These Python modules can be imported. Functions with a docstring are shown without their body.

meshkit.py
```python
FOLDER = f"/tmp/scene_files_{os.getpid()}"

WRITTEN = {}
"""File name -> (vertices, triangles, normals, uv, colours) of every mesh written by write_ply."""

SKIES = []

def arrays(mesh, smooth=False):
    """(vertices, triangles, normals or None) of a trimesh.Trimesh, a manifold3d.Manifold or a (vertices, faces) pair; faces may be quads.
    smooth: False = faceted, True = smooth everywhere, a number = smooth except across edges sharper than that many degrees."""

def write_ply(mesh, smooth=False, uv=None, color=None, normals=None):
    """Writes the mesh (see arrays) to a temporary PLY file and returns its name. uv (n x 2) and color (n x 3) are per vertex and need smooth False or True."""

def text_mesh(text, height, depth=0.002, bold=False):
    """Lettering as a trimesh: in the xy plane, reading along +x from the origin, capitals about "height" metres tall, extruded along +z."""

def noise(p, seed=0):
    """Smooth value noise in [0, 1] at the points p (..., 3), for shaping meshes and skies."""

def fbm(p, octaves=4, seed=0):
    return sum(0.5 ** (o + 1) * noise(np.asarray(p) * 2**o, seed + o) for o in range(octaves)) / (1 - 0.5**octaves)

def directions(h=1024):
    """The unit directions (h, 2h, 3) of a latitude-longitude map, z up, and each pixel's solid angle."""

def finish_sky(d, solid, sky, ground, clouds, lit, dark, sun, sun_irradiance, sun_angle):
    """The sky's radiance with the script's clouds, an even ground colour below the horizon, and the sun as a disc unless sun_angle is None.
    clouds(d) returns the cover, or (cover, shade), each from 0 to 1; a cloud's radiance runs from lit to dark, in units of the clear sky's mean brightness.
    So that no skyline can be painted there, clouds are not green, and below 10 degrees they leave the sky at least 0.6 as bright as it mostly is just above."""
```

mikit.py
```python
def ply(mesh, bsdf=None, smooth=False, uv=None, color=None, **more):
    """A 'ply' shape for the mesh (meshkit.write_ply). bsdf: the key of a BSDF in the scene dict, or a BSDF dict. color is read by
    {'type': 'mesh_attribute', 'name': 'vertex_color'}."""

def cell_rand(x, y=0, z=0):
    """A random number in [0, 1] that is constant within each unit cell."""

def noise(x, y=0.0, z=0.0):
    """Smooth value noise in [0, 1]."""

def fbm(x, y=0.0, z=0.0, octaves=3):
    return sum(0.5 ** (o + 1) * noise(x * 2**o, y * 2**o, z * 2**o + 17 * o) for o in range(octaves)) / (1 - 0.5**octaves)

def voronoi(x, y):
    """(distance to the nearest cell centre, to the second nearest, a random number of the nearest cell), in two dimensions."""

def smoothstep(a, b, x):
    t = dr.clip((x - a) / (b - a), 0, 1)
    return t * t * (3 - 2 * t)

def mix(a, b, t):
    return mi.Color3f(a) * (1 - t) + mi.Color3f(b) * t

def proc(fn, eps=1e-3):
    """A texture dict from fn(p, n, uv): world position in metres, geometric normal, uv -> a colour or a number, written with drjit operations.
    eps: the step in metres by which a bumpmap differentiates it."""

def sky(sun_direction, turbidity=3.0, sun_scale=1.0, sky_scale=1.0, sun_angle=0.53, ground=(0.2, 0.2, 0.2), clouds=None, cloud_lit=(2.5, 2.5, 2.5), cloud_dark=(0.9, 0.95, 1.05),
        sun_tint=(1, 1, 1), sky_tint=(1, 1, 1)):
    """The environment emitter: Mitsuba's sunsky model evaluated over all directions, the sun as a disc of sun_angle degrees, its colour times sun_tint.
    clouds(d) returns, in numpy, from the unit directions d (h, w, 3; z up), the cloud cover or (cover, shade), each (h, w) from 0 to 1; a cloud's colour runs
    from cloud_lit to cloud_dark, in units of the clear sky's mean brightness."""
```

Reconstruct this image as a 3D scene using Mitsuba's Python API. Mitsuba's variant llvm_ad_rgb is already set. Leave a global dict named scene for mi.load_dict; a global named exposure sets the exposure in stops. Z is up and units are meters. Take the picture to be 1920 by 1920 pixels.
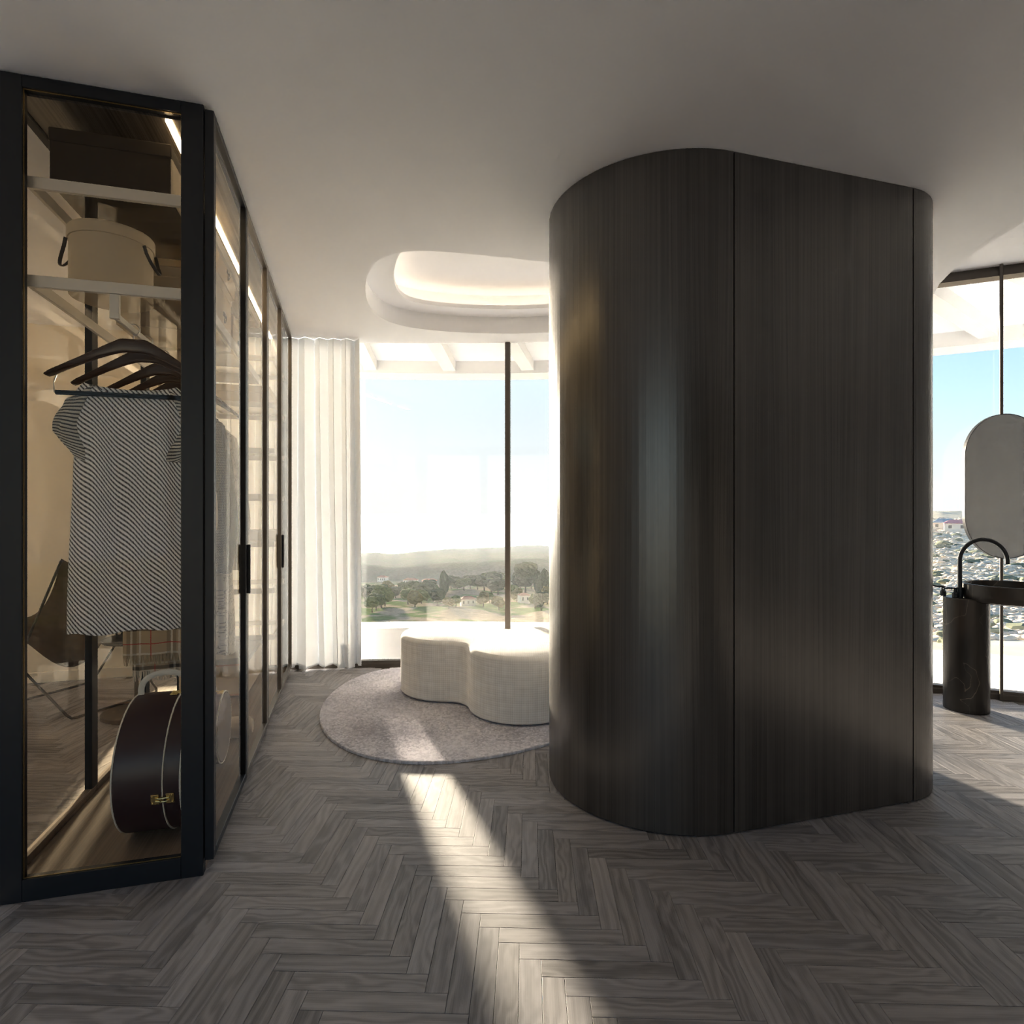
import math, random
import numpy as np
import trimesh
import shapely
from shapely.geometry import Polygon, Point, LineString
from shapely.ops import unary_union
import mitsuba as mi
import drjit as dr
import mikit, meshkit
from mikit import proc, noise, fbm, voronoi, cell_rand, smoothstep, mix

random.seed(7)
rng = np.random.default_rng(11)
T = mi.ScalarTransform4f
scene, labels = {}, {}

# ------------------------------------------------------------------ camera, sky, exposure
F = 1091.0                      # focal length in pixels of the 1920 frame
CAMZ = 1.263
scene['camera'] = {
    'type': 'perspective', 'fov': math.degrees(2 * math.atan(960 / F)), 'fov_axis': 'x',
    'near_clip': 0.05, 'far_clip': 6000.0,
    'principal_point_offset_y': -5.0 / 1920.0,
    'to_world': T().look_at(origin=[0, 0, CAMZ], target=[0, 1, CAMZ], up=[0, 0, 1]),
}
SUN_EL = math.radians(7.0)
SUN = np.array([-0.3525 * math.cos(SUN_EL), 0.9358 * math.cos(SUN_EL), math.sin(SUN_EL)])
def haze_low(d):
    """thin bright haze, thickest over the horizon, a little uneven"""
    e = np.degrees(np.arcsin(np.clip(d[..., 2], -1, 1)))
    n = meshkit.fbm(d * np.array([3.0, 3.0, 9.0]), 3, 5) - 0.5
    low = np.clip(np.exp(-np.maximum(e, 0) / 6.0) * (1.0 + 0.4 * n), 0, 1)
    toward = np.clip(d[..., 0] * SUN[0] + d[..., 1] * SUN[1], 0, 1)
    veil = np.clip(0.95 * np.exp(-(np.maximum(e, 0) / 30.0) ** 2) * np.clip((toward - 0.60) / 0.30, 0, 1) + 0.1 * n, 0, 1)
    cover = np.clip(np.maximum(low, veil), 0, 0.97)
    return cover, np.clip((e - 3.0) / 20.0, 0, 1)
scene['sky'] = mikit.sky(SUN, turbidity=2.0, sun_scale=15.5, sky_scale=6.3, sun_angle=2.5, ground=(0.85, 0.84, 0.84),
                         sky_tint=(0.69, 0.85, 1.10), sun_tint=(1.0, 1.62, 5.0), clouds=haze_low, cloud_lit=(1.72, 1.78, 1.82), cloud_dark=(1.02, 1.38, 1.52))
exposure = 1.25

# ------------------------------------------------------------------ materials
def rgb(*c):
    return {'type': 'rgb', 'value': [float(x) for x in c]}

def mat(name, color, rough=0.6, metallic=0.0, spec=0.5, two=True, bump=None, bscale=0.001, **kw):
    d = {'type': 'principled', 'base_color': color if isinstance(color, dict) else rgb(*color),
         'roughness': rough, 'metallic': metallic, **({'specular': spec} if spec is not None else {}), **kw}
    if bump is not None:
        d = {'type': 'bumpmap', 'tex': bump, 'scale': bscale, 'bsdf': d}
    scene[name] = {'type': 'twosided', 'bsdf': d} if two else d

def plank_color(p, n, uv):
    # uv.x carries metres along the board plus 10 per board; uv.y metres across plus 3
    pid = dr.floor(uv.x / 10.0)
    a = uv.x - pid * 10.0
    b = uv.y
    r1, r2, r3 = cell_rand(pid, 1), cell_rand(pid, 2), cell_rand(pid, 3)
    warp = fbm(a * 5.5 + pid * 3.1, b * 20.0, r1 * 50, 3) - 0.5
    cath = 0.5 + 0.5 * dr.sin((b * (120.0 + 110 * r2) + warp * (12.0 + 18.0 * r3)) * 1.0)
    fine = noise(a * 7.0 + pid * 5, b * 700.0, 3.0)
    cl = noise(a * 2.3 + pid * 1.7, b * 12, 9.0)
    tone = 0.74 + 0.42 * r1 + (cath - 0.5) * 0.34 + (fine - 0.5) * 0.26 + (cl - 0.5) * 0.34
    kx = a - 0.37 * r2
    ky = b - 3.0 - 0.03
    knot = dr.exp(-(kx * kx * 5000 + ky * ky * 12000)) * dr.select(r3 > 0.86, 1.0, 0.0)
    tone = tone * (1 - 0.5 * knot)
    base = mix((0.222, 0.214, 0.225), (0.246, 0.232, 0.234), r2)
    return base * tone

def plank_rough(p, n, uv):
    pid = dr.floor(uv.x / 10.0)
    return 0.50 + 0.08 * cell_rand(pid, 5) + 0.08 * (noise((uv.x) * 9, uv.y * 500, 1) - 0.5)

mat('m_plank', proc(plank_color), rough=proc(plank_rough), spec=0.45)
mat('m_subfloor', (0.05, 0.045, 0.04), 0.8)
mat('m_ceiling', (0.85, 0.86, 0.895), 0.8, spec=0.2)
mat('m_wall', (0.74, 0.68, 0.59), 0.85, spec=0.2)
mat('m_wall_grey', (0.78, 0.82, 0.88), 0.85, spec=0.2)
mat('m_white', (0.82, 0.81, 0.80), 0.6, spec=0.3)
mat('m_black_metal', (0.008, 0.011, 0.017), 0.45, spec=0.35)
mat('m_bronze_metal', (0.06, 0.05, 0.043), 0.45, metallic=0.3)
mat('m_door_metal_lit', (0.13, 0.12, 0.11), 0.40, metallic=0.4)  # paler copy of the frame metal, window light on it put into the colour
mat('m_alu', (0.62, 0.60, 0.57), 0.38, metallic=0.35)
mat('m_chrome', (0.80, 0.79, 0.77), 0.18, metallic=1.0)
mat('m_brass', (0.75, 0.58, 0.25), 0.22, metallic=1.0)
mat('m_brass_dull', (0.22, 0.15, 0.06), 0.45, metallic=0.8)
mat('m_copper', (0.55, 0.33, 0.22), 0.35, metallic=0.8)
scene['m_pane'] = {'type': 'thindielectric', 'int_ior': 1.5}
scene['m_bronze_pane'] = {'type': 'thindielectric', 'int_ior': 1.5, 'specular_transmittance': rgb(0.84, 0.76, 0.64)}
scene['m_end_pane'] = {'type': 'thindielectric', 'int_ior': 1.16, 'specular_transmittance': rgb(0.96, 0.93, 0.88)}
scene['m_door_pane'] = {'type': 'thindielectric', 'int_ior': 1.13, 'specular_transmittance': rgb(0.93, 0.88, 0.80)}
scene['m_clear_pane'] = {'type': 'thindielectric', 'int_ior': 1.45, 'specular_transmittance': rgb(0.93, 0.90, 0.85)}
scene['m_mirror'] = {'type': 'twosided', 'bsdf': {'type': 'roughconductor', 'material': 'Ag', 'alpha': 0.01, 'specular_reflectance': rgb(0.93, 0.94, 0.96)}}

def veneer(freq, c0, c1, amp=0.5):
    def fn(p, n, uv):
        s = uv.x
        w = noise(s * 9.0, uv.y * 0.35, 2.0) * 0.05 + noise(s * 40, uv.y * 0.8, 4.0) * 0.006
        g = 0.55 * noise((s + w) * freq, uv.y * 1.3, 1.0) + 0.3 * noise((s + w * 0.5) * freq * 0.31, uv.y * 0.7, 6.0) + 0.15 * noise(s * freq * 2.7, uv.y * 6.0, 8.0)
        band = noise((s + w) * 14.0, uv.y * 0.22, 5.0)
        t = dr.clip(0.5 + (g - 0.5) * 1.9 * amp + (band - 0.5) * 0.7, 0, 1)
        return mix(c0, c1, t)
    return fn

def veneer_bump(p, n, uv):
    return noise(uv.x * 420.0, uv.y * 1.5, 1.0) * 0.6 + noise(uv.x * 900.0, uv.y * 4.0, 2.0) * 0.4

mat('m_veneer', proc(veneer(300.0, (0.0115, 0.011, 0.0112), (0.056, 0.050, 0.046))), rough=0.30, spec=None, eta=1.9)
mat('m_veneer_light', proc(veneer(220.0, (0.105, 0.078, 0.058), (0.20, 0.150, 0.112))), rough=0.45, spec=0.4)

def marble(p, n, uv):
    w = fbm(p.x * 5, p.y * 5, p.z * 5, 3)
    v = dr.abs(noise(p.x * 7 + w * 3, p.y * 7, p.z * 4 + w * 2) - 0.5)
    vein = 1 - smoothstep(0.0, 0.006, v)
    patch = smoothstep(0.55, 0.75, noise(p.x * 6 + 9, p.y * 6, p.z * 3))
    c = mix((0.014, 0.012, 0.011), (0.04, 0.03, 0.024), patch * 0.7)
    return c + mix((0, 0, 0), (0.16, 0.13, 0.10), vein * 0.5)
mat('m_marble', proc(marble), 0.38, spec=0.3)

def linen(p, n, uv):
    a = uv.x * 150.0
    b = uv.y * 150.0
    wa = noise(a * 0.5, b * 0.06, 1.0)
    wb = noise(a * 0.06, b * 0.5, 2.0)
    chk = 0.5 + 0.25 * dr.sin(a * math.pi) + 0.25 * dr.sin(b * math.pi)
    t = 0.45 * chk + 0.275 * wa + 0.275 * wb
    return mix((0.58, 0.555, 0.515), (0.90, 0.88, 0.845), t)
mat('m_linen', proc(linen), 0.9, spec=0.15, sheen=0.3)

def rugc(p, n, uv):
    big = fbm(p.x * 3.0, p.y * 3.0, 0.0, 3)
    sm = 0.6 * noise(p.x * 95, p.y * 95, 1.0) + 0.4 * noise(p.x * 230, p.y * 230, 3.0)
    t = dr.clip((big - 0.5) * 1.3 + 0.5 + (sm - 0.5) * 1.5, 0, 1)
    return mix((0.40, 0.39, 0.435), (0.84, 0.82, 0.86), t)
mat('m_rug', proc(rugc), 0.95, spec=0.0)

scene['m_curtain'] = {'type': 'principledthin', 'base_color': rgb(0.85, 0.88, 0.92), 'roughness': 0.8, 'diff_trans': 0.105, 'spec_trans': 0.0, 'eta': 1.2}

def tee(p, n, uv):
    s = (uv.y + uv.x * 1.05) / 0.0175
    f = s - dr.floor(s)
    line = smoothstep(0.08, 0.20, f) * (1 - smoothstep(0.52, 0.64, f))
    c = uv.x * 210.0
    brk = 0.5 + 0.5 * dr.sin(c * 3.1416)
    dark = line * (0.80 + 0.20 * brk)
    return mix((0.90, 0.91, 0.93), (0.022, 0.024, 0.034), dark)
mat('m_tee', proc(tee), 0.9, spec=0.1)

def tee_h(p, n, uv):
    s = uv.y / 0.0125
    f = s - dr.floor(s)
    line = smoothstep(0.08, 0.20, f) * (1 - smoothstep(0.50, 0.62, f))
    return mix((0.62, 0.60, 0.57), (0.05, 0.05, 0.06), line)
mat('m_tee_sleeve', proc(tee_h), 0.9, spec=0.1)

def knit(p, n, uv):
    row = uv.y / 0.012
    col = uv.x / 0.012
    ch = dr.abs(col - dr.floor(col) - 0.5)
    s = row + ch * 1.2
    f = s - dr.floor(s)
    return mix((0.30, 0.28, 0.25), (0.030, 0.028, 0.027), smoothstep(0.15, 0.45, f))
mat('m_knit', proc(knit), 0.95, spec=0.05)

def lace(p, n, uv):
    d1, d2, r = voronoi(uv.x * 130.0, uv.y * 130.0)
    D1, D2, R = voronoi(uv.x * 14.0, uv.y * 14.0)
    hole = (1 - smoothstep(0.18, 0.36, d1)) * smoothstep(0.15, 0.35, D1)
    return mix((0.60, 0.555, 0.47), (0.16, 0.14, 0.115), hole)
mat('m_lace', proc(lace), 0.9, spec=0.05)
mat('m_cloth_beige', (0.52, 0.48, 0.41), 0.95, spec=0.05)
mat('m_cloth_cream', (0.68, 0.65, 0.58), 0.95, spec=0.05)

def tartan(p, n, uv):
    def bands(t, per):
        f = t / per
        f = f - dr.floor(f)
        blk = smoothstep(0.10, 0.11, f) * (1 - smoothstep(0.20, 0.21, f)) + smoothstep(0.26, 0.27, f) * (1 - smoothstep(0.36, 0.37, f))
        wht = smoothstep(0.205, 0.21, f) * (1 - smoothstep(0.255, 0.26, f)) + smoothstep(0.42, 0.425, f) * (1 - smoothstep(0.47, 0.475, f))
        red = smoothstep(0.72, 0.725, f) * (1 - smoothstep(0.75, 0.755, f))
        return blk, wht, red
    bx, wx, rx = bands(uv.x, 0.15)
    by, wy, ry = bands(uv.y, 0.15)
    c = mi.Color3f(0.47, 0.385, 0.285)
    c = mix(c, (0.70, 0.67, 0.62), dr.clip(wx + wy, 0, 1) * 0.8)
    c = mix(c, (0.03, 0.03, 0.035), dr.clip(bx * 0.35 + by * 0.6, 0, 0.92))
    c = mix(c, (0.45, 0.04, 0.05), dr.clip(rx + ry, 0, 1) * 0.8)
    return c
mat('m_tartan', proc(tartan), 0.95, spec=0.05)
mat('m_fringe', (0.55, 0.47, 0.37), 0.95, spec=0.05)

mat('m_hanger', (0.030, 0.014, 0.010), 0.30, spec=0.5, clearcoat=0.5)
mat('m_felt_black', (0.012, 0.012, 0.014), 0.85, spec=0.2)
mat('m_maroon', (0.030, 0.014, 0.019), 0.38, spec=0.5)
mat('m_case_face', (0.17, 0.155, 0.165), 0.6)
mat('m_piping', (0.72, 0.69, 0.64), 0.5)
mat('m_beige_box', (0.50, 0.435, 0.34), 0.75, spec=0.2)
mat('m_dark_box', (0.030, 0.024, 0.019), 0.7, spec=0.2)
mat('m_grey_box', (0.30, 0.28, 0.25), 0.75, spec=0.2)
mat('m_strap', (0.03, 0.028, 0.028), 0.5)
def leather(p, n, uv):
    s = fbm(p.x * 30, p.y * 30, p.z * 30, 3)
    return mix((0.018, 0.010, 0.007), (0.045, 0.024, 0.014), s)
mat('m_leather', proc(leather), 0.6, spec=0.25)
mat('m_drawer', (0.50, 0.42, 0.33), 0.7)

def soil(p, n, uv):
    t = fbm(p.x * 0.05, p.y * 0.05, 0.0, 4)
    s = fbm(p.x * 0.4, p.y * 0.4, 0.0, 3)
    g = smoothstep(0.42, 0.62, t)
    c = mix(mix((0.34, 0.27, 0.18), (0.085, 0.10, 0.085), smoothstep(620.0, 800.0, p.y)), mix((0.125, 0.165, 0.06), (0.07, 0.10, 0.075), smoothstep(620.0, 800.0, p.y)), g)  # far ground turns blue-green: tree cover plus distance haze put into the colour
    right = smoothstep(0.2, 0.5, p.x / dr.maximum(p.y, 1.0))
    c = mix(c, mix((0.62, 0.52, 0.40), (0.48, 0.42, 0.30), s), right)
    return c * (0.7 + 0.6 * s)
mat('m_ground', proc(soil), 0.95, spec=0.0)
for i, c in enumerate([(0.050, 0.080, 0.030), (0.085, 0.115, 0.038), (0.030, 0.052, 0.026), (0.135, 0.120, 0.045)]):
    mat(f'm_leaf_{i}', proc((lambda c: lambda p, n, uv: mi.Color3f(*c) * (0.65 + 0.7 * noise(p.x * 0.9, p.y * 0.9, p.z * 0.9)))(c)), 0.9, spec=0.05)
mat('m_scrub', (0.20, 0.21, 0.15), 0.95, spec=0.0)
mat('m_trunk', (0.10, 0.08, 0.06), 0.9)
mat('m_plaster', (0.72, 0.68, 0.60), 0.9)
mat('m_roof', (0.42, 0.20, 0.13), 0.9)
mat('m_roof_blue', (0.25, 0.36, 0.42), 0.8)
mat('m_roof_pink', (0.55, 0.22, 0.24), 0.8)
mat('m_window_dark', (0.05, 0.06, 0.07), 0.3)
mat('m_stone', proc(lambda p, n, uv: mix((0.93, 0.78, 0.60), (0.62, 0.52, 0.40), fbm(p.x * 0.6, p.y * 0.6, p.z * 0.6, 3))), 0.95, spec=0.0)
mat('m_canopy_panel', (0.64, 0.65, 0.68), 0.8, spec=0.2)
mat('m_canopy', (0.55, 0.55, 0.56), 0.8, spec=0.2)
mat('m_terrace', (0.90, 0.895, 0.895), 0.7, spec=0.2)

# ------------------------------------------------------------------ mesh helpers
def put(key, mesh, bsdf, smooth=False, uv=None, label=None, category=None, group=None, kind=None, **more):
    assert key not in scene, key
    scene[key] = mikit.ply(mesh, bsdf, smooth=smooth, uv=uv, **more)
    tag(key, label, category, group, kind)
    return key

def tag(key, label=None, category=None, group=None, kind=None):
    d = {}
    if label: d['label'] = label
    if category: d['category'] = category
    if group: d['group'] = group
    if kind: d['kind'] = kind
    if d: labels[key] = d

def num(base, i):
    return base if i == 0 else f'{base}_{i:03d}'

def cat(*ms):
    return trimesh.util.concatenate([m for m in ms])

def cbox(x0, x1, y0, y1, z0, z1, b=0.002):
    """a box with chamfered edges"""
    b = min(b, (x1 - x0) * .45, (y1 - y0) * .45, (z1 - z0) * .45)
    pts = []
    for sx in (0, 1):
        for sy in (0, 1):
            for sz in (0, 1):
                X, Y, Z = (x0, x1)[sx], (y0, y1)[sy], (z0, z1)[sz]
                dx, dy, dz = (b, -b)[sx], (b, -b)[sy], (b, -b)[sz]
                pts += [(X, Y + dy, Z + dz), (X + dx, Y, Z + dz), (X + dx, Y + dy, Z)]
    return trimesh.convex.convex_hull(np.array(pts))

def box(x0, x1, y0, y1, z0, z1):
    m = trimesh.creation.box((x1 - x0, y1 - y0, z1 - z0))
    m.apply_translation(((x0 + x1) / 2, (y0 + y1) / 2, (z0 + z1) / 2))
    return m

def tube(points, r, sides=12, caps=True, closed=False, flat=None):
    """a polyline swept with a round section; r a number or one per point; flat=(a, b) scales the section"""
    p = np.asarray(points, float)
    n = len(p)
    if closed:
        t = np.roll(p, -1, 0) - np.roll(p, 1, 0)
    else:
        t = np.gradient(p, axis=0)
    t /= np.linalg.norm(t, axis=1, keepdims=True) + 1e-12
    up = np.array([0, 0, 1.0]) if abs(t[0][2]) < 0.9 else np.array([1.0, 0, 0])
    a = np.cross(t[0], up); a /= np.linalg.norm(a)
    A = [a]
    for i in range(1, n):
        a = A[-1] - t[i] * np.dot(A[-1], t[i])
        A.append(a / (np.linalg.norm(a) + 1e-12))
    A = np.array(A); B = np.cross(t, A)
    ang = np.arange(sides) * 2 * np.pi / sides
    rr = np.broadcast_to(np.asarray(r, float), (n,))
    fa, fb = flat or (1, 1)
    v = p[:, None] + rr[:, None, None] * (fa * np.cos(ang)[None, :, None] * A[:, None] + fb * np.sin(ang)[None, :, None] * B[:, None])
    v = v.reshape(-1, 3)
    f = []
    m = n if closed else n - 1
    for i in range(m):
        j2 = (i + 1) % n
        for k in range(sides):
            k2 = (k + 1) % sides
            f += [(i * sides + k, i * sides + k2, j2 * sides + k2), (i * sides + k, j2 * sides + k2, j2 * sides + k)]
    if caps and not closed:
        v = np.vstack([v, p[0], p[-1]])
        c0, c1 = n * sides, n * sides + 1
        for k in range(sides):
            k2 = (k + 1) % sides
            f += [(c0, k2, k), (c1, (n - 1) * sides + k, (n - 1) * sides + k2)]
    m = trimesh.Trimesh(v, np.array(f), process=False)
    m.fix_normals()
    return m

def lathe(profile, sides=64, center=(0, 0)):
    m = trimesh.creation.revolve(np.asarray(profile, float), sections=sides)
    m.apply_translation((center[0], center[1], 0))
    return m

def extrude(poly, z0, z1):
    geoms = getattr(poly, 'geoms', [poly])
    ms = []
    for g in geoms:
        m = trimesh.creation.extrude_polygon(g, z1 - z0, engine='earcut')
        m.apply_translation((0, 0, z0))
        ms.append(m)
    return cat(*ms)

def spline(pts, n=200, closed=True):
    from scipy.interpolate import splprep, splev
    p = np.asarray(pts, float)
    if closed:
        p = np.vstack([p, p[:1]])
    tck, _ = splprep(p.T, s=0.0005 * len(p) if closed else 0, per=closed)
    u = np.linspace(0, 1, n, endpoint=not closed)
    return np.array(splev(u, tck)).T

def rounded(outline, z0, z1, r_top, r_bot=0.0, k=6, crown=0.0, inset=None):
    """a prism over the outline whose top (and bottom) edge is rounded; inset(poly, d) gives rings. Returns mesh with uv (arc length, height)."""
    poly = Polygon(outline)
    rings = []
    prof = []
    for i in range(k + 1):
        if r_bot:
            a = math.pi / 2 * i / k
            prof.append((r_bot * (1 - math.sin(a)), z0 + r_bot * (1 - math.cos(a))))
        elif i == 0:
            prof.append((0.0, z0))
    nh = 6
    za, zb = prof[-1][1], z1 - r_top
    for i in range(1, nh):
        prof.append((0.0, za + (zb - za) * i / nh))
    for i in range(k + 1):
        a = math.pi / 2 * i / k
        prof.append((r_top * (1 - math.cos(a)), z1 - r_top + r_top * math.sin(a)))
    # rings that move inwards along the vertex normals, so that all rings keep the same number of points
    P = np.asarray(outline, float)
    t = np.roll(P, -1, 0) - np.roll(P, 1, 0)
    t /= np.linalg.norm(t, axis=1, keepdims=True)
    nrm = np.stack([t[:, 1], -t[:, 0]], 1)
    if poly.exterior.is_ccw is False:
        nrm = -nrm
    seg = np.linalg.norm(np.roll(P, -1, 0) - P, axis=1)
    s = np.concatenate([[0], np.cumsum(seg)])
    N = len(P)
    V, UV = [], []
    for d, z in prof:
        ring = P - nrm * d
        ring = np.vstack([ring, ring[:1]])
        V.append(np.column_stack([ring, np.full(N + 1, z)]))
        UV.append(np.column_stack([s, np.full(N + 1, z - d)]))
    Fc = []
    for i in range(len(prof) - 1):
        for j in range(N):
            a, b = i * (N + 1) + j, i * (N + 1) + j + 1
            c, d2 = a + N + 1, b + N + 1
            Fc += [(a, b, d2), (a, d2, c)] if poly.exterior.is_ccw else [(a, d2, b), (a, c, d2)]
    V = np.vstack(V); UV = np.vstack(UV)
    # the top: triangulated inner polygon, refined so that it can crown
    top = Polygon(P - nrm * prof[-1][0]).buffer(0)
    v2, f2 = trimesh.creation.triangulate_polygon(top, engine='earcut')
    tm = trimesh.Trimesh(np.column_stack([v2, np.full(len(v2), z1)]), f2, process=False)
    tm = tm.subdivide_to_size(0.06) if crown else tm
    tv = np.array(tm.vertices)
    if crown:
        dist = np.array([top.exterior.distance(Point(x, y)) for x, y in tv[:, :2]])
        tv[:, 2] += crown * (1 - np.exp(-dist / 0.08))
    if len(tm.faces) and tm.face_normals[:, 2].mean() < 0:
        tf = np.array(tm.faces)[:, ::-1]
    else:
        tf = np.array(tm.faces)
    V2 = np.vstack([V, tv]); UV2 = np.vstack([UV, tv[:, :2]])
    F2 = np.vstack([np.array(Fc), tf + len(V)])
    return trimesh.Trimesh(V2, F2, process=False), UV2

# ------------------------------------------------------------------ plan of the room
ZC = 2.70                                   # ceiling
AC, AR = np.array([-0.6, -4.88]), 9.75      # the curved facade: centre and radius
def arc_y(x, r=AR):
    return AC[1] + math.sqrt(r * r - (x - AC[0]) ** 2)
def arc_pts(x0, x1, r=AR, n=40):
    a0, a1 = math.asin((x0 - AC[0]) / r), math.asin((x1 - AC[0]) / r)
    return [(AC[0] + r * math.sin(a), AC[1] + r * math.cos(a)) for a in np.linspace(a0, a1, n)]
XL, XR, YB = -4.2, 7.2, -2.6
room = Polygon([(XR, YB), (XL, YB)] + arc_pts(XL, XR))

# wardrobe and column follow one direction, 15.2 degrees off the camera axis
D = np.array([-0.2627, 0.9649])             # along the doors, away from the camera
E = np.array([0.9649, 0.2627])              # across the wardrobe, to the right
WC = np.array([-1.08, 2.035])               # front right corner of the wardrobe
WM = np.eye(4); WM[:2, 0] = E; WM[:2, 1] = D; WM[:2, 3] = WC
def wd(mesh):
    """from wardrobe coordinates (v across, u along, z) to the room"""
    m = mesh.copy(); m.apply_transform(WM); return m
def wbox(u0, u1, v0, v1, z0, z1, b=0.0015):
    return wd(cbox(v0, v1, u0, u1, z0, z1, b))
def W(u, v, z):
    q = WC + v * E + u * D
    return np.array([q[0], q[1], z])

# ------------------------------------------------------------------ floor of herringbone planks
PL, PW, GAP = 0.372, 0.062, 0.0005
ANG = math.radians(-1.6)
R2 = np.array([[math.cos(ANG), -math.sin(ANG)], [math.sin(ANG), math.cos(ANG)]])
ANCH = np.array([-0.6025, 1.5475])
put('floor', extrude(room.buffer(0.05), -0.12, -0.006), 'm_subfloor', label='dark grey oak herringbone parquet floor', kind='structure')

def plank_mesh(x0, y0, vert, pid):
    lx, ly = (PW, PL) if vert else (PL, PW)
    c = 0.0005
    o = [(x0 + GAP, y0 + GAP), (x0 + lx - GAP, y0 + GAP), (x0 + lx - GAP, y0 + ly - GAP), (x0 + GAP, y0 + ly - GAP)]
    i = [(x0 + GAP + c, y0 + GAP + c), (x0 + lx - GAP - c, y0 + GAP + c), (x0 + lx - GAP - c, y0 + ly - GAP - c), (x0 + GAP + c, y0 + ly - GAP - c)]
    lift = (hash01(pid) - 0.5) * 0.0003
    V = [(*q, -0.006) for q in o] + [(*q, -0.0005) for q in o] + [(*q, lift) for q in i]
    V = np.array(V)
    UV = []
    for q in V:
        a, b = (q[1] - y0, q[0] - x0) if vert else (q[0] - x0, q[1] - y0)
        UV.append((pid * 10 + 1.0 + a, 3.0 + b))
    Fs = []
    for lvl in (0, 4):
        for k in range(4):
            a, b = lvl + k, lvl + (k + 1) % 4
            Fs += [(a, b, b + 4), (a, b + 4, a + 4)]
    Fs += [(8, 9, 10), (8, 10, 11)]
    V[:, :2] = (V[:, :2] - ANCH) @ R2.T + ANCH
    return V, np.array(Fs), np.array(UV)

def hash01(i):
    return (math.sin(i * 12.9898 + 4.1) * 43758.5453) % 1.0

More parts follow.
